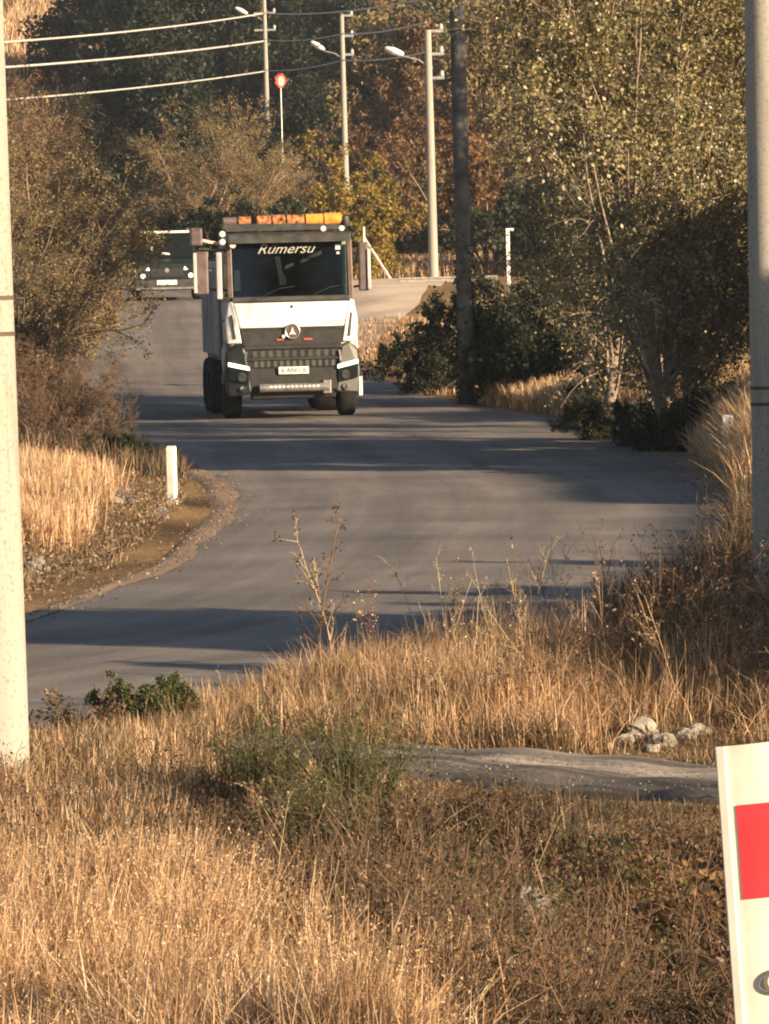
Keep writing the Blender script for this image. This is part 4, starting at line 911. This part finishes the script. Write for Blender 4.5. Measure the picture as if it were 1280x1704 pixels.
# hillside
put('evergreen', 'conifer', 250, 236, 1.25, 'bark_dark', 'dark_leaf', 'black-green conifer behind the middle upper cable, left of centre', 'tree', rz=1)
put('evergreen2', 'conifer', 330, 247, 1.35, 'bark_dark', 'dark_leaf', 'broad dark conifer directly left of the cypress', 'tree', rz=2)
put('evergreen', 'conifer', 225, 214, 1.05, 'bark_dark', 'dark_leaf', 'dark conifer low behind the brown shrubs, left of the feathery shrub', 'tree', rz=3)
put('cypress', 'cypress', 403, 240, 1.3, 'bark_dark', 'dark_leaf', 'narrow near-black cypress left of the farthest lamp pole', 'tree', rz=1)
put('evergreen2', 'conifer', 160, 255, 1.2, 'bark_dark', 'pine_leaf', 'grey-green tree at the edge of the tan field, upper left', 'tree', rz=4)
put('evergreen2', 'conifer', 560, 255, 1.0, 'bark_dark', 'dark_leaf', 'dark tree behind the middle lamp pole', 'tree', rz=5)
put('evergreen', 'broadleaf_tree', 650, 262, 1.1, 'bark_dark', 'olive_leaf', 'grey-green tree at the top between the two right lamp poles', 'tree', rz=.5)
put('evergreen2', 'broadleaf_tree', 745, 250, 1.15, 'bark_dark', 'broom_leaf', 'grey-green tree at the top directly behind the dark pole', 'tree', rz=2.5)
put('evergreen', 'broadleaf_tree', 840, 230, 1.2, 'bark_dark', 'olive_leaf', 'dark tree at the top behind the left edge of the poplars', 'tree', rz=3.5)
put('evergreen2', 'conifer', 512, 232, .7, 'bark_dark', 'dark_leaf', 'dark bushy tree between the red sign and middle lamp pole', 'tree', rz=3.7)
put('shrub_leafy2', 'shrub', 500, 268, 1.2, 'twig_brown', 'brown_leaf', 'reddish-brown shrub at the top edge right of the farthest lamp pole', 'shrub', parts=SB, rz=1)
put('shrub_bare', 'shrub', 115, 215, .9, 'twig_brown', 'brown_leaf', 'pinkish-brown shrub under the topmost cable at upper left', 'shrub', parts=SB, rz=3)
put('evergreen2', 'conifer', 270, 213, 1.08, 'bark_dark', 'dark_leaf', 'black-green tree in the dark gap between the olive shrubs', 'tree', rz=1.1)
put('evergreen', 'conifer', 470, 248, .9, 'bark_dark', 'dark_leaf', 'dark tree right behind the red road sign', 'tree', rz=2.1)
put('evergreen', 'conifer', 205, 250, 1.15, 'bark_dark', 'dark_leaf', 'dark conifer between the grey-green tree and the middle of the cables', 'tree', rz=.1)
put('evergreen2', 'broadleaf_tree', 620, 235, 1.1, 'bark_dark', 'olive_leaf', 'dull green tree behind the cables between the two right lamp poles', 'tree', rz=4.4)
put('evergreen', 'broadleaf_tree', 700, 222, 1.0, 'bark_dark', 'brown_leaf', 'dull green tree behind the top of the nearest lamp pole', 'tree', rz=5.4)
put('evergreen', 'broadleaf_tree', 790, 205, 1.2, 'bark_dark', 'olive_leaf', 'dark tree right of the dark pole, behind the orange shrub', 'tree', rz=1.9)
# scrub that covers the slope as one mass
rng = np.random.default_rng(77)
def scrub(name, n, rng, drange, xr_, mat, size, per, lsize, skip=None):
    vs = []
    k = 0
    while k < n:
        d_ = rng.uniform(*drange); x_ = rng.uniform(*xr_) * d_ / 250
        px, py = project(x_, d_, Gf(x_, d_))
        if skip and skip(px, py, d_): k += 1; continue
        h = size * rng.uniform(.6, 1.4); c = np.array([x_, d_, Gf(x_, d_)])
        v = norm(rng.normal(0, 1, (per, 3))) * (rng.uniform(.2, 1, per) ** .5)[:, None]; v[:, 2] = np.abs(v[:, 2])
        v *= (1 + .35 * np.sin(v[:, :1] * 5 + k) * np.cos(v[:, 1:2] * 4 - k))
        vs.append(c + v * [h * .75, h * .75, h]); k += 1
    p = np.concatenate(vs)
    return mesh_np(name, *leafquads(rng, p, lsize * rng.uniform(.6, 1.4, len(p)), .5), MAT[mat])
sk_ = lambda px, py, d_: (px < 175 and d_ > 245)
tag(scrub('hillside_scrub', 130, rng, (205, 330), (-38, 38), 'brown_leaf', 2.0, 420, .26, sk_), 'brown scrub covering the slope behind the trees', 'scrub', kind='stuff')
tag(scrub('hillside_thicket', 130, rng, (215, 330), (-38, 38), 'pine_leaf', 2.2, 420, .26, sk_), 'dull green thicket covering the upper slope', 'thicket', kind='stuff')

# ------------------------------------------------------------------ grass and weeds
def blades(rng, x, d, h, wd, lean=.35, dirbias=(0, 0)):
    n = len(x); z = G(x, d) - .02
    a = rng.uniform(0, 6.28, n); ld = np.stack([np.cos(a), np.sin(a)], -1) * np.abs(rng.normal(0, lean, n))[:, None] + np.array(dirbias)
    f = rng.uniform(0, 6.28, n); sd = np.stack([np.cos(f), np.sin(f), np.zeros(n)], -1)
    T_ = np.array([0, .33, .67, 1.]); Wd = np.array([1, .85, .75, .12])
    V = np.zeros((n, 4, 2, 3))
    for k in range(4):
        t = T_[k]; c = np.stack([x + ld[:, 0] * h * t ** 1.8, d + ld[:, 1] * h * t ** 1.8, z + h * t * (1 - .25 * t * np.linalg.norm(ld, axis=1))], -1)
        V[:, k, 0] = c - sd * (wd * Wd[k] * .5)[:, None]; V[:, k, 1] = c + sd * (wd * Wd[k] * .5)[:, None]
    i = np.arange(n * 8).reshape(n, 4, 2)
    q = np.stack([i[:, :-1, 0], i[:, :-1, 1], i[:, 1:, 1], i[:, 1:, 0]], -1).reshape(-1, 4)
    return V.reshape(-1, 3), q
def clumpy(rng, n, x0, x1, d0, d1, keep):
    x = rng.uniform(x0, x1, n); d = rng.uniform(d0, d1, n)
    k = keep(x, d) > rng.uniform(0, 1, n); return x[k], d[k]
def onroad(x, d, m=0.): return (x > XL(d) - m) & (x < XR(d) + m)
def track(x, d): return (d > trk0(x) - .1) & (d < trk1(x) + .1) & (x > -.9)
rng = np.random.default_rng(101)
def xb(d): return np.interp(d, [12, 16, 17.2, 18.4, 19.6, 21, 23], [.5, .2, -.05, -.35, -.8, -1.4, -1.8])     # edge of the golden grass
# foreground meadow: tall golden grass left and along the bottom
def k1(x, d): 
    m = sst((xb(d) + .2 - x) / .5) * (.10 + .90 * sst(wob(x * 2.6, d * 1.5, 1) * 1.5 + .75)) * (.35 + .65 * sst(wob(x * 8 + 3, d * 5, 1) * 2 + .7)); return np.where(track(x, d), 0, m)
x, d = clumpy(rng, 230000, -4, 2.2, 13.5, 21.8, k1)
h = (.22 + .26 * rng.random(len(x)) ** 1.5) * (1 + .4 * wob(x * 2.5, d * 2, 1)) * np.interp(d, [12.5, 17, 20, 21.5], [1.15, 1.1, .85, .5])
rosy = wob(x * 2 + 5, d * 1.3, 1) + rng.normal(0, .25, len(x)) > .15
P1 = blades(rng, x[~rosy], d[~rosy], h[~rosy], rng.uniform(.003, .007, int((~rosy).sum())), .55)
tag(mesh_np('rosy_grass', *blades(rng, x[rosy], d[rosy], h[rosy] * .85, rng.uniform(.003, .006, int(rosy.sum())), .7), MAT['straw_pink']), 'redder patches within the foreground grass', 'grass', kind='stuff')
x, d = clumpy(rng, 70000, -4.5, .4, 20.5, 26.5, lambda x, d: np.where(track(x, d) | onroad(x, d, .1), 0, .9 * sst((.35 - x) / .6)))
P2 = blades(rng, x, d, (.14 + .16 * rng.random(len(x))) * np.interp(x, [-1.2, -.6, 0], [1, .6, .4]), rng.uniform(.004, .008, len(x)), .5)
tag(mesh_np('dry_grass', *join([P1, P2]), MAT['straw']), 'tall golden dry grass filling the lower left foreground', 'grass', kind='stuff')
def heads(V, n, sz, rng, share):
    tip = V.reshape(-1, 4, 2, 3)[:, 2:, :, :].mean(2); k = rng.random(len(tip)) < share; tip = tip[k]
    t = rng.random((len(tip), n, 1)) * .7 + .35
    p = tip[:, None, 0] * (1 - t) + tip[:, None, 1] * t
    return leafquads(rng, p.reshape(-1, 3), sz * rng.uniform(.6, 1.4, p.shape[0] * n), .35, 0, .9)
tx, td, th = [], [], []
for _ in range(60):
    cx = rng.uniform(-1.7, .8); cd = rng.uniform(15.2, 19.8); n_ = rng.integers(160, 420); r_ = rng.uniform(.05, .13)
    if cx > xb(cd) + .1: continue
    tx.append(cx + rng.normal(0, r_, n_)); td.append(cd + rng.normal(0, r_, n_)); th.append(rng.uniform(.32, .55) * (.55 + .5 * rng.random(n_)))
tx, td, th = np.concatenate(tx), np.concatenate(td), np.concatenate(th)
P3 = blades(rng, tx, td, th, rng.uniform(.003, .006, len(tx)), .38, (.10, 0))
tag(mesh_np('grass_tufts', *P3, MAT['straw']), 'taller pale tufts rising out of the foreground grass', 'grass', kind='stuff')
tag(mesh_np('seed_heads', *heads(P3[0], 6, .014, rng, .5), MAT['straw']), 'pale seed heads on the taller foreground tufts', 'seed heads', kind='stuff')
tag(mesh_np('seed_heads', *heads(P1[0], 5, .013, rng, .22), MAT['straw']), 'pale seed heads of the tall grass in the lower left foreground', 'seed heads', kind='stuff')
x, d = clumpy(rng, 200000, -3.5, 3.6, 12.8, 27.4, lambda x, d: np.where(track(x, d) | onroad(x, d, .1), 0, .9))
h = (.10 + .20 * rng.random(len(x)) ** 2) * (1 + .5 * wob(x * 4, d * 3, 1)) * np.where((x > -.5) & (d > trk0(x) - 2.4) & (d < trk0(x) + .5), .32, 1) * np.where((np.abs(x - 1.52) < .5) & (d > 25), .4, 1)
sc_ = (x > xb(d) + .1) & (d < trk0(x) - .3)
tag(mesh_np('undergrowth', *blades(rng, x[~sc_], d[~sc_], h[~sc_], rng.uniform(.004, .009, int((~sc_).sum())), .9), MAT['under_leaf']), 'short tangled brown undergrowth of the left foreground and the mound', 'undergrowth', kind='stuff')
tag(mesh_np('dark_scrub', *blades(rng, x[sc_], d[sc_], h[sc_] * 1.2, rng.uniform(.004, .009, int(sc_.sum())), 1.0), MAT['scrub_leaf']), 'dark brown and green tangled scrub in the ditch at lower right', 'scrub', kind='stuff')
# grass on the mound between track and road
def k2(x, d): return np.where(onroad(x, d, .05) | track(x, d) | ((np.abs(x - 1.52) < .42 + .15 * wob(x * 9, d * 9, 1)) & (d < 26.75)), 0, np.interp(x, [-1.5, -1.15, .8, 1.7], [.0, 1, 1, .22]))
x, d = clumpy(rng, 170000, -2.4, 5, 26, 31.8, lambda x, d: k2(x, d) * sst((31.8 - d) / 1.5))
h = (.15 + .28 * rng.random(len(x)) ** 2.2) * (1 + .4 * wob(x * 2.2, d * 2, 1)) * np.interp(d, [26, 27.5, 33], [.75, 1, .75]) * np.interp(x, [-1.5, -.3, .6], [.7, 1, 1.1])
tag(mesh_np('dry_grass', *blades(rng, x, d, h, rng.uniform(.003, .0075, len(x)), .5), MAT['straw_pink']), 'reddish dry grass on the mound between path and road', 'grass', kind='stuff')
# right verge, shaded
x, d = clumpy(rng, 60000, 1.5, 7, 33, 52, lambda x, d: np.where(onroad(x, d, .15), 0, .9))
h = (.30 + .25 * rng.random(len(x)))
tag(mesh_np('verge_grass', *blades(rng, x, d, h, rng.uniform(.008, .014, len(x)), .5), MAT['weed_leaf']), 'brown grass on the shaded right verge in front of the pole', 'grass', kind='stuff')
# golden patch on left bank
x, d = clumpy(rng, 50000, -6.5, -2.2, 46, 60, lambda x, d: np.where(onroad(x, d, .8), 0, sst((-2.85 - x) / .5) * sst((57 - d) / 3)))
h = .24 + .26 * rng.random(len(x))
tag(mesh_np('dry_grass', *blades(rng, x, d, h, rng.uniform(.010, .016, len(x)), .3), MAT['straw']), 'rounded patch of golden grass on the bank at left', 'grass', kind='stuff')
# golden clump right with the marker post
x, d = clumpy(rng, 42000, 3.6, 6.5, 52, 62, lambda x, d: np.where(onroad(x, d, .12), 0, .95))
h = (.7 + .45 * rng.random(len(x))) * np.interp(x - XR(d), [.1, .6], [.55, 1])
tag(mesh_np('dry_grass', *blades(rng, x, d, h, rng.uniform(.012, .018, len(x)), .28), MAT['straw']), 'tall golden grass round the right marker post', 'grass', kind='stuff')
# strips farther along
def far_grass(n, x0, x1, d0, d1, hh, mat, label, ww=(.018, .03), keep=None):
    x, d = clumpy(rng, n, x0, x1, d0, d1, keep or (lambda x, d: np.where(onroad(x, d, .3), 0, .9)))
    tag(mesh_np('dry_grass', *blades(rng, x, d, hh * rng.uniform(.6, 1.3, len(x)), rng.uniform(*ww, len(x)), .4), MAT[mat]), label, 'grass', kind='stuff')
far_grass(26000, 2.0, 5.5, 80, 92, .42, 'straw', 'golden grass tuft in front of the hedge right of the dark pole', keep=lambda x, d: np.where(onroad(x, d, .25), 0, .9))
far_grass(34000, 2.9, 8, 62, 82, .42, 'straw_pink', 'shaded dry grass at the feet of the poplars')
far_grass(26000, -2.5, 5, 96, 117, .15, 'straw_pink', 'pinkish dry grass on the bank right of the lorry', (.02, .035), lambda x, d: np.where(onroad(x, d, .3), 0, .8 * sst((3.2 - x) / 1)))
far_grass(40000, -8, 9, 164, 205, .5, 'straw_pink', 'dry grass in the field beyond the farm track', (.03, .06), lambda x, d: np.where(onroad(x, d, .3), 0, .6))
far_grass(30000, -12, -5, 84, 125, .45, 'straw_pink', 'dry grass under the shrubs on the left verge', (.02, .035))
far_grass(22000, -8, -2.5, 59, 84, .35, 'weed_leaf', 'brown weeds along the left road edge beyond the golden patch', (.015, .025))
far_grass(26000, -22, -10, 250, 330, .9, 'straw', 'tan grass of the far field at upper left', (.06, .12), lambda x, d: .7 + 0 * x)

# dense low weeds in the right foreground
def weed(rng, base, H, n, spread, nleaf, ls, levels=2):
    dirs = norm(np.stack([rng.normal(0, spread, n), rng.normal(0, spread, n), np.ones(n)], -1))
    roots = base + np.stack([rng.normal(0, .05, n), rng.normal(0, .05, n), np.zeros(n)], -1)
    st = grow(rng, roots, dirs, H * rng.uniform(.6, 1.1, n), np.full(n, .0045), [dict(K=6, jit=.14, up=-.02, sides=3, tip=.4), dict(n=6, len=.45, ang=45, jit=.2, up=.0, K=4, tmin=.15, rr=.65), dict(n=3, len=.5, ang=45, jit=.2, up=0, K=3, tmin=.2, rr=.7)])
    return tubes(st), leaves(rng, st[2][0], nleaf, ls, .5, .02)
rng = np.random.default_rng(202)
ws, ls_ = [], []
for _ in range(330):
    x = rng.uniform(-.6, 3.4); d = rng.uniform(15.5, 22.9)
    if x < xb(d) - .1 or d > trk0(x) - 1.9: continue
    a, b_ = weed(rng, np.array([x, d, Gf(x, d)]), rng.uniform(.2, .62) * (1 if d < 20 else .5), 9, .5, 260, .022)
    ws.append(a); ls_.append(b_)
for _ in range(80):
    x = rng.uniform(-3.6, .2); d = rng.uniform(19, 24.2)
    if x > -.7 and d > 22.6: continue
    a, b_ = weed(rng, np.array([x, d, Gf(x, d)]), rng.uniform(.2, .42), 8, .6, 150, .022); ws.append(a); ls_.append(b_)
tag(mesh_np('weed_twigs', *join(ws), MAT['stalk_brown']), 'tangle of brown weed stems in the ditch at lower right', 'weeds', kind='stuff')
tag(mesh_np('weed_leaves', *join(ls_), MAT['weed_leaf']), 'small dead and green weed leaves in the ditch at lower right', 'weeds', kind='stuff')
ws, ls_ = [], []
for _ in range(150):
    x = rng.uniform(.6, 5.2); d = rng.uniform(27, 41)
    if onroad(x, d, .2) or x < (d - 24) * .16 + .4: continue
    a, b_ = weed(rng, np.array([x, d, Gf(x, d)]), rng.uniform(.45, 1.0), 9, .5, 330, .026); ws.append(a); ls_.append(b_)
tag(mesh_np('weed_twigs', *join(ws), MAT['stalk_brown']), 'dense brown twigs on the shaded mound left of the right pole', 'weeds', kind='stuff')
tag(mesh_np('weed_leaves', *join(ls_), MAT['weed_leaf']), 'withered leaves on the shaded mound left of the right pole', 'weeds', kind='stuff')
ls_ = []
for _ in range(46):
    x = rng.uniform(.25, 2.4); d = rng.uniform(16.8, 21.3)
    _a, b_ = weed(rng, np.array([x, d, Gf(x, d)]), rng.uniform(.2, .42), 8, .6, 200, .03); ls_.append(b_)
tag(mesh_np('green_weeds', *join(ls_), MAT['green_leaf']), 'dark green leafy weeds between the brown ones in the ditch', 'weeds', kind='stuff')
px_ = rng.uniform(-.9, 4, 2600); pt = rng.random(2600); pd = trk0(px_) * (1 - pt) + trk1(px_) * pt
tag(mesh_np('path_gravel', *leafquads(rng, np.stack([px_, pd, G(px_, pd) + .052 + .02 * rng.random(2600)], -1), rng.uniform(.005, .018, 2600), .8, 1.5), MAT['stone_grey']), 'loose gravel and crumbs lying on the small path', 'gravel', kind='stuff')
gd_ = rng.uniform(36, 92, 9000); left_ = rng.random(9000) < .5; gx_ = np.where(left_, XL(gd_) + rng.normal(-.05, .16, 9000), XR(gd_) + rng.normal(.02, .22, 9000))
tag(mesh_np('road_grit', *leafquads(rng, np.stack([gx_, gd_, np.maximum(G(gx_, gd_), P(gd_)) + .04 + .01 * rng.random(9000)], -1), rng.uniform(.008, .034, 9000), .8, 1.5), MAT['litter_leaf']), 'grit and dead leaves along both road edges', 'grit', kind='stuff')
# litter and rubble on the left bank
bx, bd = clumpy(rng, 14000, -4.4, -1.7, 40, 60, lambda x, d: np.where(onroad(x, d, .55), 0, .45 + .55 * (wob(x * 4, d * 2, 1) > 0)))
tag(mesh_np('bank_weeds', *blades(rng, bx, bd, .05 + .16 * rng.random(len(bx)) ** 2, rng.uniform(.008, .014, len(bx)), 1.0), MAT['under_leaf']), 'patchy flattened weeds on the earth bank at left', 'weeds', kind='stuff')
x, d = clumpy(rng, 12000, -4.2, -1.7, 40, 59, lambda x, d: np.where(onroad(x, d, .5), 0, 1))
tag(mesh_np('leaf_litter', *leafquads(rng, np.stack([x, d, G(x, d) + .03 + .10 * rng.random(len(x))], -1), rng.uniform(.02, .07, len(x)), .4, .6), MAT['litter_leaf']), 'brown leaf litter on the bank round the left marker post', 'leaf litter', kind='stuff')
def rock(rng, loc, s, name, mat, label, cat='rock', group=None):
    import bmesh
    b = bmesh.new(); bmesh.ops.create_icosphere(b, subdivisions=3, radius=1)
    ph = rng.uniform(0, 6, 6)
    for v in b.verts:
        c = v.co; k = 1 + .12 * math.sin(c.x * 7 + c.z * 6 + ph[4]) + .10 * abs(math.sin(c.y * 6 + ph[5])) + .18 * math.sin(c.x * 3 + ph[0]) + .16 * math.sin(c.y * 4 + ph[1]) + .14 * math.sin(c.z * 5 + ph[2]) + .05 * math.sin(c.x * 11 + c.y * 9 + ph[3])
        v.co = Vector((c.x * s[0], c.y * s[1], c.z * s[2])) * k
    me = bpy.data.meshes.new(name); b.to_mesh(me); b.free(); me.materials.append(MAT[mat])
    o = bpy.data.objects.new(name, me); COL.objects.link(o); o.location = loc
    o.rotation_euler = (0, 0, rng.uniform(0, 6)); return tag(o, label, cat, group)
RG = 'pale rocks heaped beside the path'
for px, d, s, lab in ((1015, 26.2, .04, 'smallest pale rock at the left end of the heap'), (1040, 26.4, .065, 'pale rock second from the left in the heap'), (1070, 26.6, .095, 'biggest white rock in the middle of the heap'),
                      (1105, 26.3, .075, 'pale rock right of the biggest one in the heap'), (1135, 26.5, .06, 'pale rock half under reddish twigs near the board'), (1085, 26.1, .045, 'small pale rock in front of the biggest one'), (1160, 26.6, .07, 'rightmost pale rock of the heap beside the board')):
    b_ = gpt(px, d); s *= .8; rock(rng, b_ + Vector((0, 0, s * .3)), (s * 1.4, s, s * .7), 'rock', 'stone_white', lab, group=RG)
b_ = gpt(97, 47.5); rock(rng, b_ + Vector((0, 0, .03)), (.1, .08, .05), 'rock', 'stone_white', 'single white stone at the foot of the left bank')
b_ = gpt(885, 20.2); rock(rng, b_ + Vector((0, 0, .16)), (.08, .07, .13), 'rock', 'stone_grey', 'grey stone among the weeds in the ditch')
for k in range(9):
    x = rng.uniform(-3.4, -2.3); d = rng.uniform(42, 57); s = rng.uniform(.04, .10)
    o = rock(rng, Vector((x, d, Gf(x, d) + s * .3)), (s * 1.3, s, s * .7), 'rubble_stone', 'stone_grey', 'small brownish stone lying on the left bank among leaf litter', group='rubble on the left bank')
# single plants of the foreground
put('bush_dense', 'green_bush', 250, 27.0, .19, 'stalk_brown', 'green_leaf', 'small dark green leafy bush at the road edge right of the left pole', 'bush', parts=SB)
put('bush_small', 'green_bush', 120, 26.6, .6, 'stalk_brown', 'weed_leaf', 'brownish bush right beside the left pole', 'bush', parts=SB, rz=2)
def broom(seed, H, n):
    rng = np.random.default_rng(seed)
    dirs = norm(np.stack([rng.normal(0, .35, n), rng.normal(0, .35, n), np.ones(n)], -1)); roots = np.stack([rng.normal(0, .07, n), rng.normal(0, .07, n), np.zeros(n)], -1)
    st = grow(rng, roots, dirs, H * rng.uniform(.5, 1.05, n), np.full(n, .004), [dict(K=6, jit=.08, up=.0, sides=3), dict(n=7, len=.4, ang=24, jit=.1, up=.02, K=4, tmin=.1, rr=.7), ])
    return tubes(st), leaves(rng, st[1][0], 3000, .03, .25, .012)
proto('broom', *broom(31, .62, 110)); proto('broom2', *broom(32, .5, 90))
put('broom', 'broom_plant', 590, 22.4, 1.0, 'broom_leaf', 'broom_leaf', 'large grey-green broom clump left of the path end', 'bush', parts=SB)
put('broom2', 'broom_plant', 440, 23.2, 1.0, 'broom_leaf', 'broom_leaf', 'grey-green broom clump left of the large one', 'bush', parts=SB, rz=2)
put('broom2', 'broom_plant', 520, 21.6, .9, 'broom_leaf', 'broom_leaf', 'dull broom clump in front of the two others', 'bush', parts=SB, rz=4)
def stalk(seed, H, n_side, umb=0, r=.004, ang=32, lean=.1):
    rng = np.random.default_rng(seed)
    st = grow(rng, np.zeros((1, 3)), norm(np.array([[rng.normal(0, lean), rng.normal(0, lean), 1]])), np.array([H]), np.array([r]),
              [dict(K=10, jit=.05, up=0, sides=4, tip=.5), dict(n=n_side, len=.22, ang=ang, jit=.1, up=.04, K=5, tmin=.3, rr=.7), dict(n=4, len=.5, ang=35, jit=.15, up=.03, K=4, tmin=.25, rr=.7)])
    lf = leaves(rng, st[2][0], 60 + umb, .018, .6, .008)
    return tubes(st), lf
for s_ in range(4): proto('stalk%d' % s_, *stalk(40 + s_, 1.0, 5 + s_ * 2, lean=.18))
proto('weed_tall', *stalk(60, 1.0, 14, 120, .006, 38, .03))
put('weed_tall', 'dead_weed', 530, 28.6, 1.15, 'stalk_brown', 'weed_leaf', 'tall branching dead weed standing before the near shadow on the road', 'weed', parts=('stem', 'seed_heads'))
put('weed_tall', 'dead_weed', 562, 28.9, 1.1, 'stalk_pale', 'weed_leaf', 'pale branching dead weed just right of the tall brown one', 'weed', parts=('stem', 'seed_heads'), rz=2.4, lean=(0, R(6)))
put('weed_tall', 'dead_weed', 385, 27.4, .42, 'stalk_pale', 'weed_leaf', 'thin dead weed leaning left against the near road shadow', 'weed', parts=('stem', 'seed_heads'), rz=1.4, lean=(0, R(-34)))
put('stalk1', 'arching_stalk', 520, 20.6, .62, 'stalk_pale', 'straw', 'long pale arching stalk in front of the broom clumps', 'weed', parts=('stem', 'seed_heads'), rz=1, lean=(0, R(-16)))
put('bush_small', 'dead_leaf_shrub', 1165, 20.0, .8, 'stalk_brown', 'orange_leaf', 'reddish dead-leaved shrub beside the hazard board', 'shrub', parts=SB, rz=3)
put('bush_small', 'dead_leaf_shrub', 1055, 28.5, .55, 'stalk_brown', 'orange_leaf', 'orange-brown withered shrub above the rock heap', 'shrub', parts=SB, rz=1)
rng = np.random.default_rng(303)
for k in range(75):
    if k < 50: px, d, sc = rng.uniform(600, 1270), rng.uniform(26.8, 34), rng.uniform(.5, .9)
    else: px, d, sc = rng.uniform(20, 1150), rng.uniform(17.2, 21), rng.uniform(.35, .6)
    x0 = gpt(px, d).x
    if onroad(x0, d, .1): continue
    far_ = k < 50
    put('stalk%d' % (k % 4), 'dry_stalk', px, d, sc, 'stalk_pale' if k % 3 else 'stalk_brown', 'straw',
        'thin dry weed stalk standing on the mound between path and road' if far_ else 'thin dry weed stalk standing in the foreground grass', 'weed',
        group='dry stalks on the mound' if far_ else 'dry stalks in the foreground', parts=('stem', 'seed_heads'), rz=rng.uniform(0, 6), lean=(rng.normal(0, .12), rng.normal(.05, .2)))

# ------------------------------------------------------------------ thin evening haze
hm = bpy.data.materials.new('haze'); hm.use_nodes = True; hn = hm.node_tree.nodes
for n_ in list(hn): hn.remove(n_)
ho = hn.new('ShaderNodeOutputMaterial'); pv = hn.new('ShaderNodeVolumePrincipled')
pv.inputs['Color'].default_value = (.78, .88, 1, 1); pv.inputs['Density'].default_value = .00025; pv.inputs['Anisotropy'].default_value = .2
hm.node_tree.links.new(pv.outputs[0], ho.inputs['Volume'])
tag(MB().box(-2900, 2900, -60, 3300, -8, 52).build('haze', hm), 'thin pale haze over the whole valley', 'haze', kind='stuff')
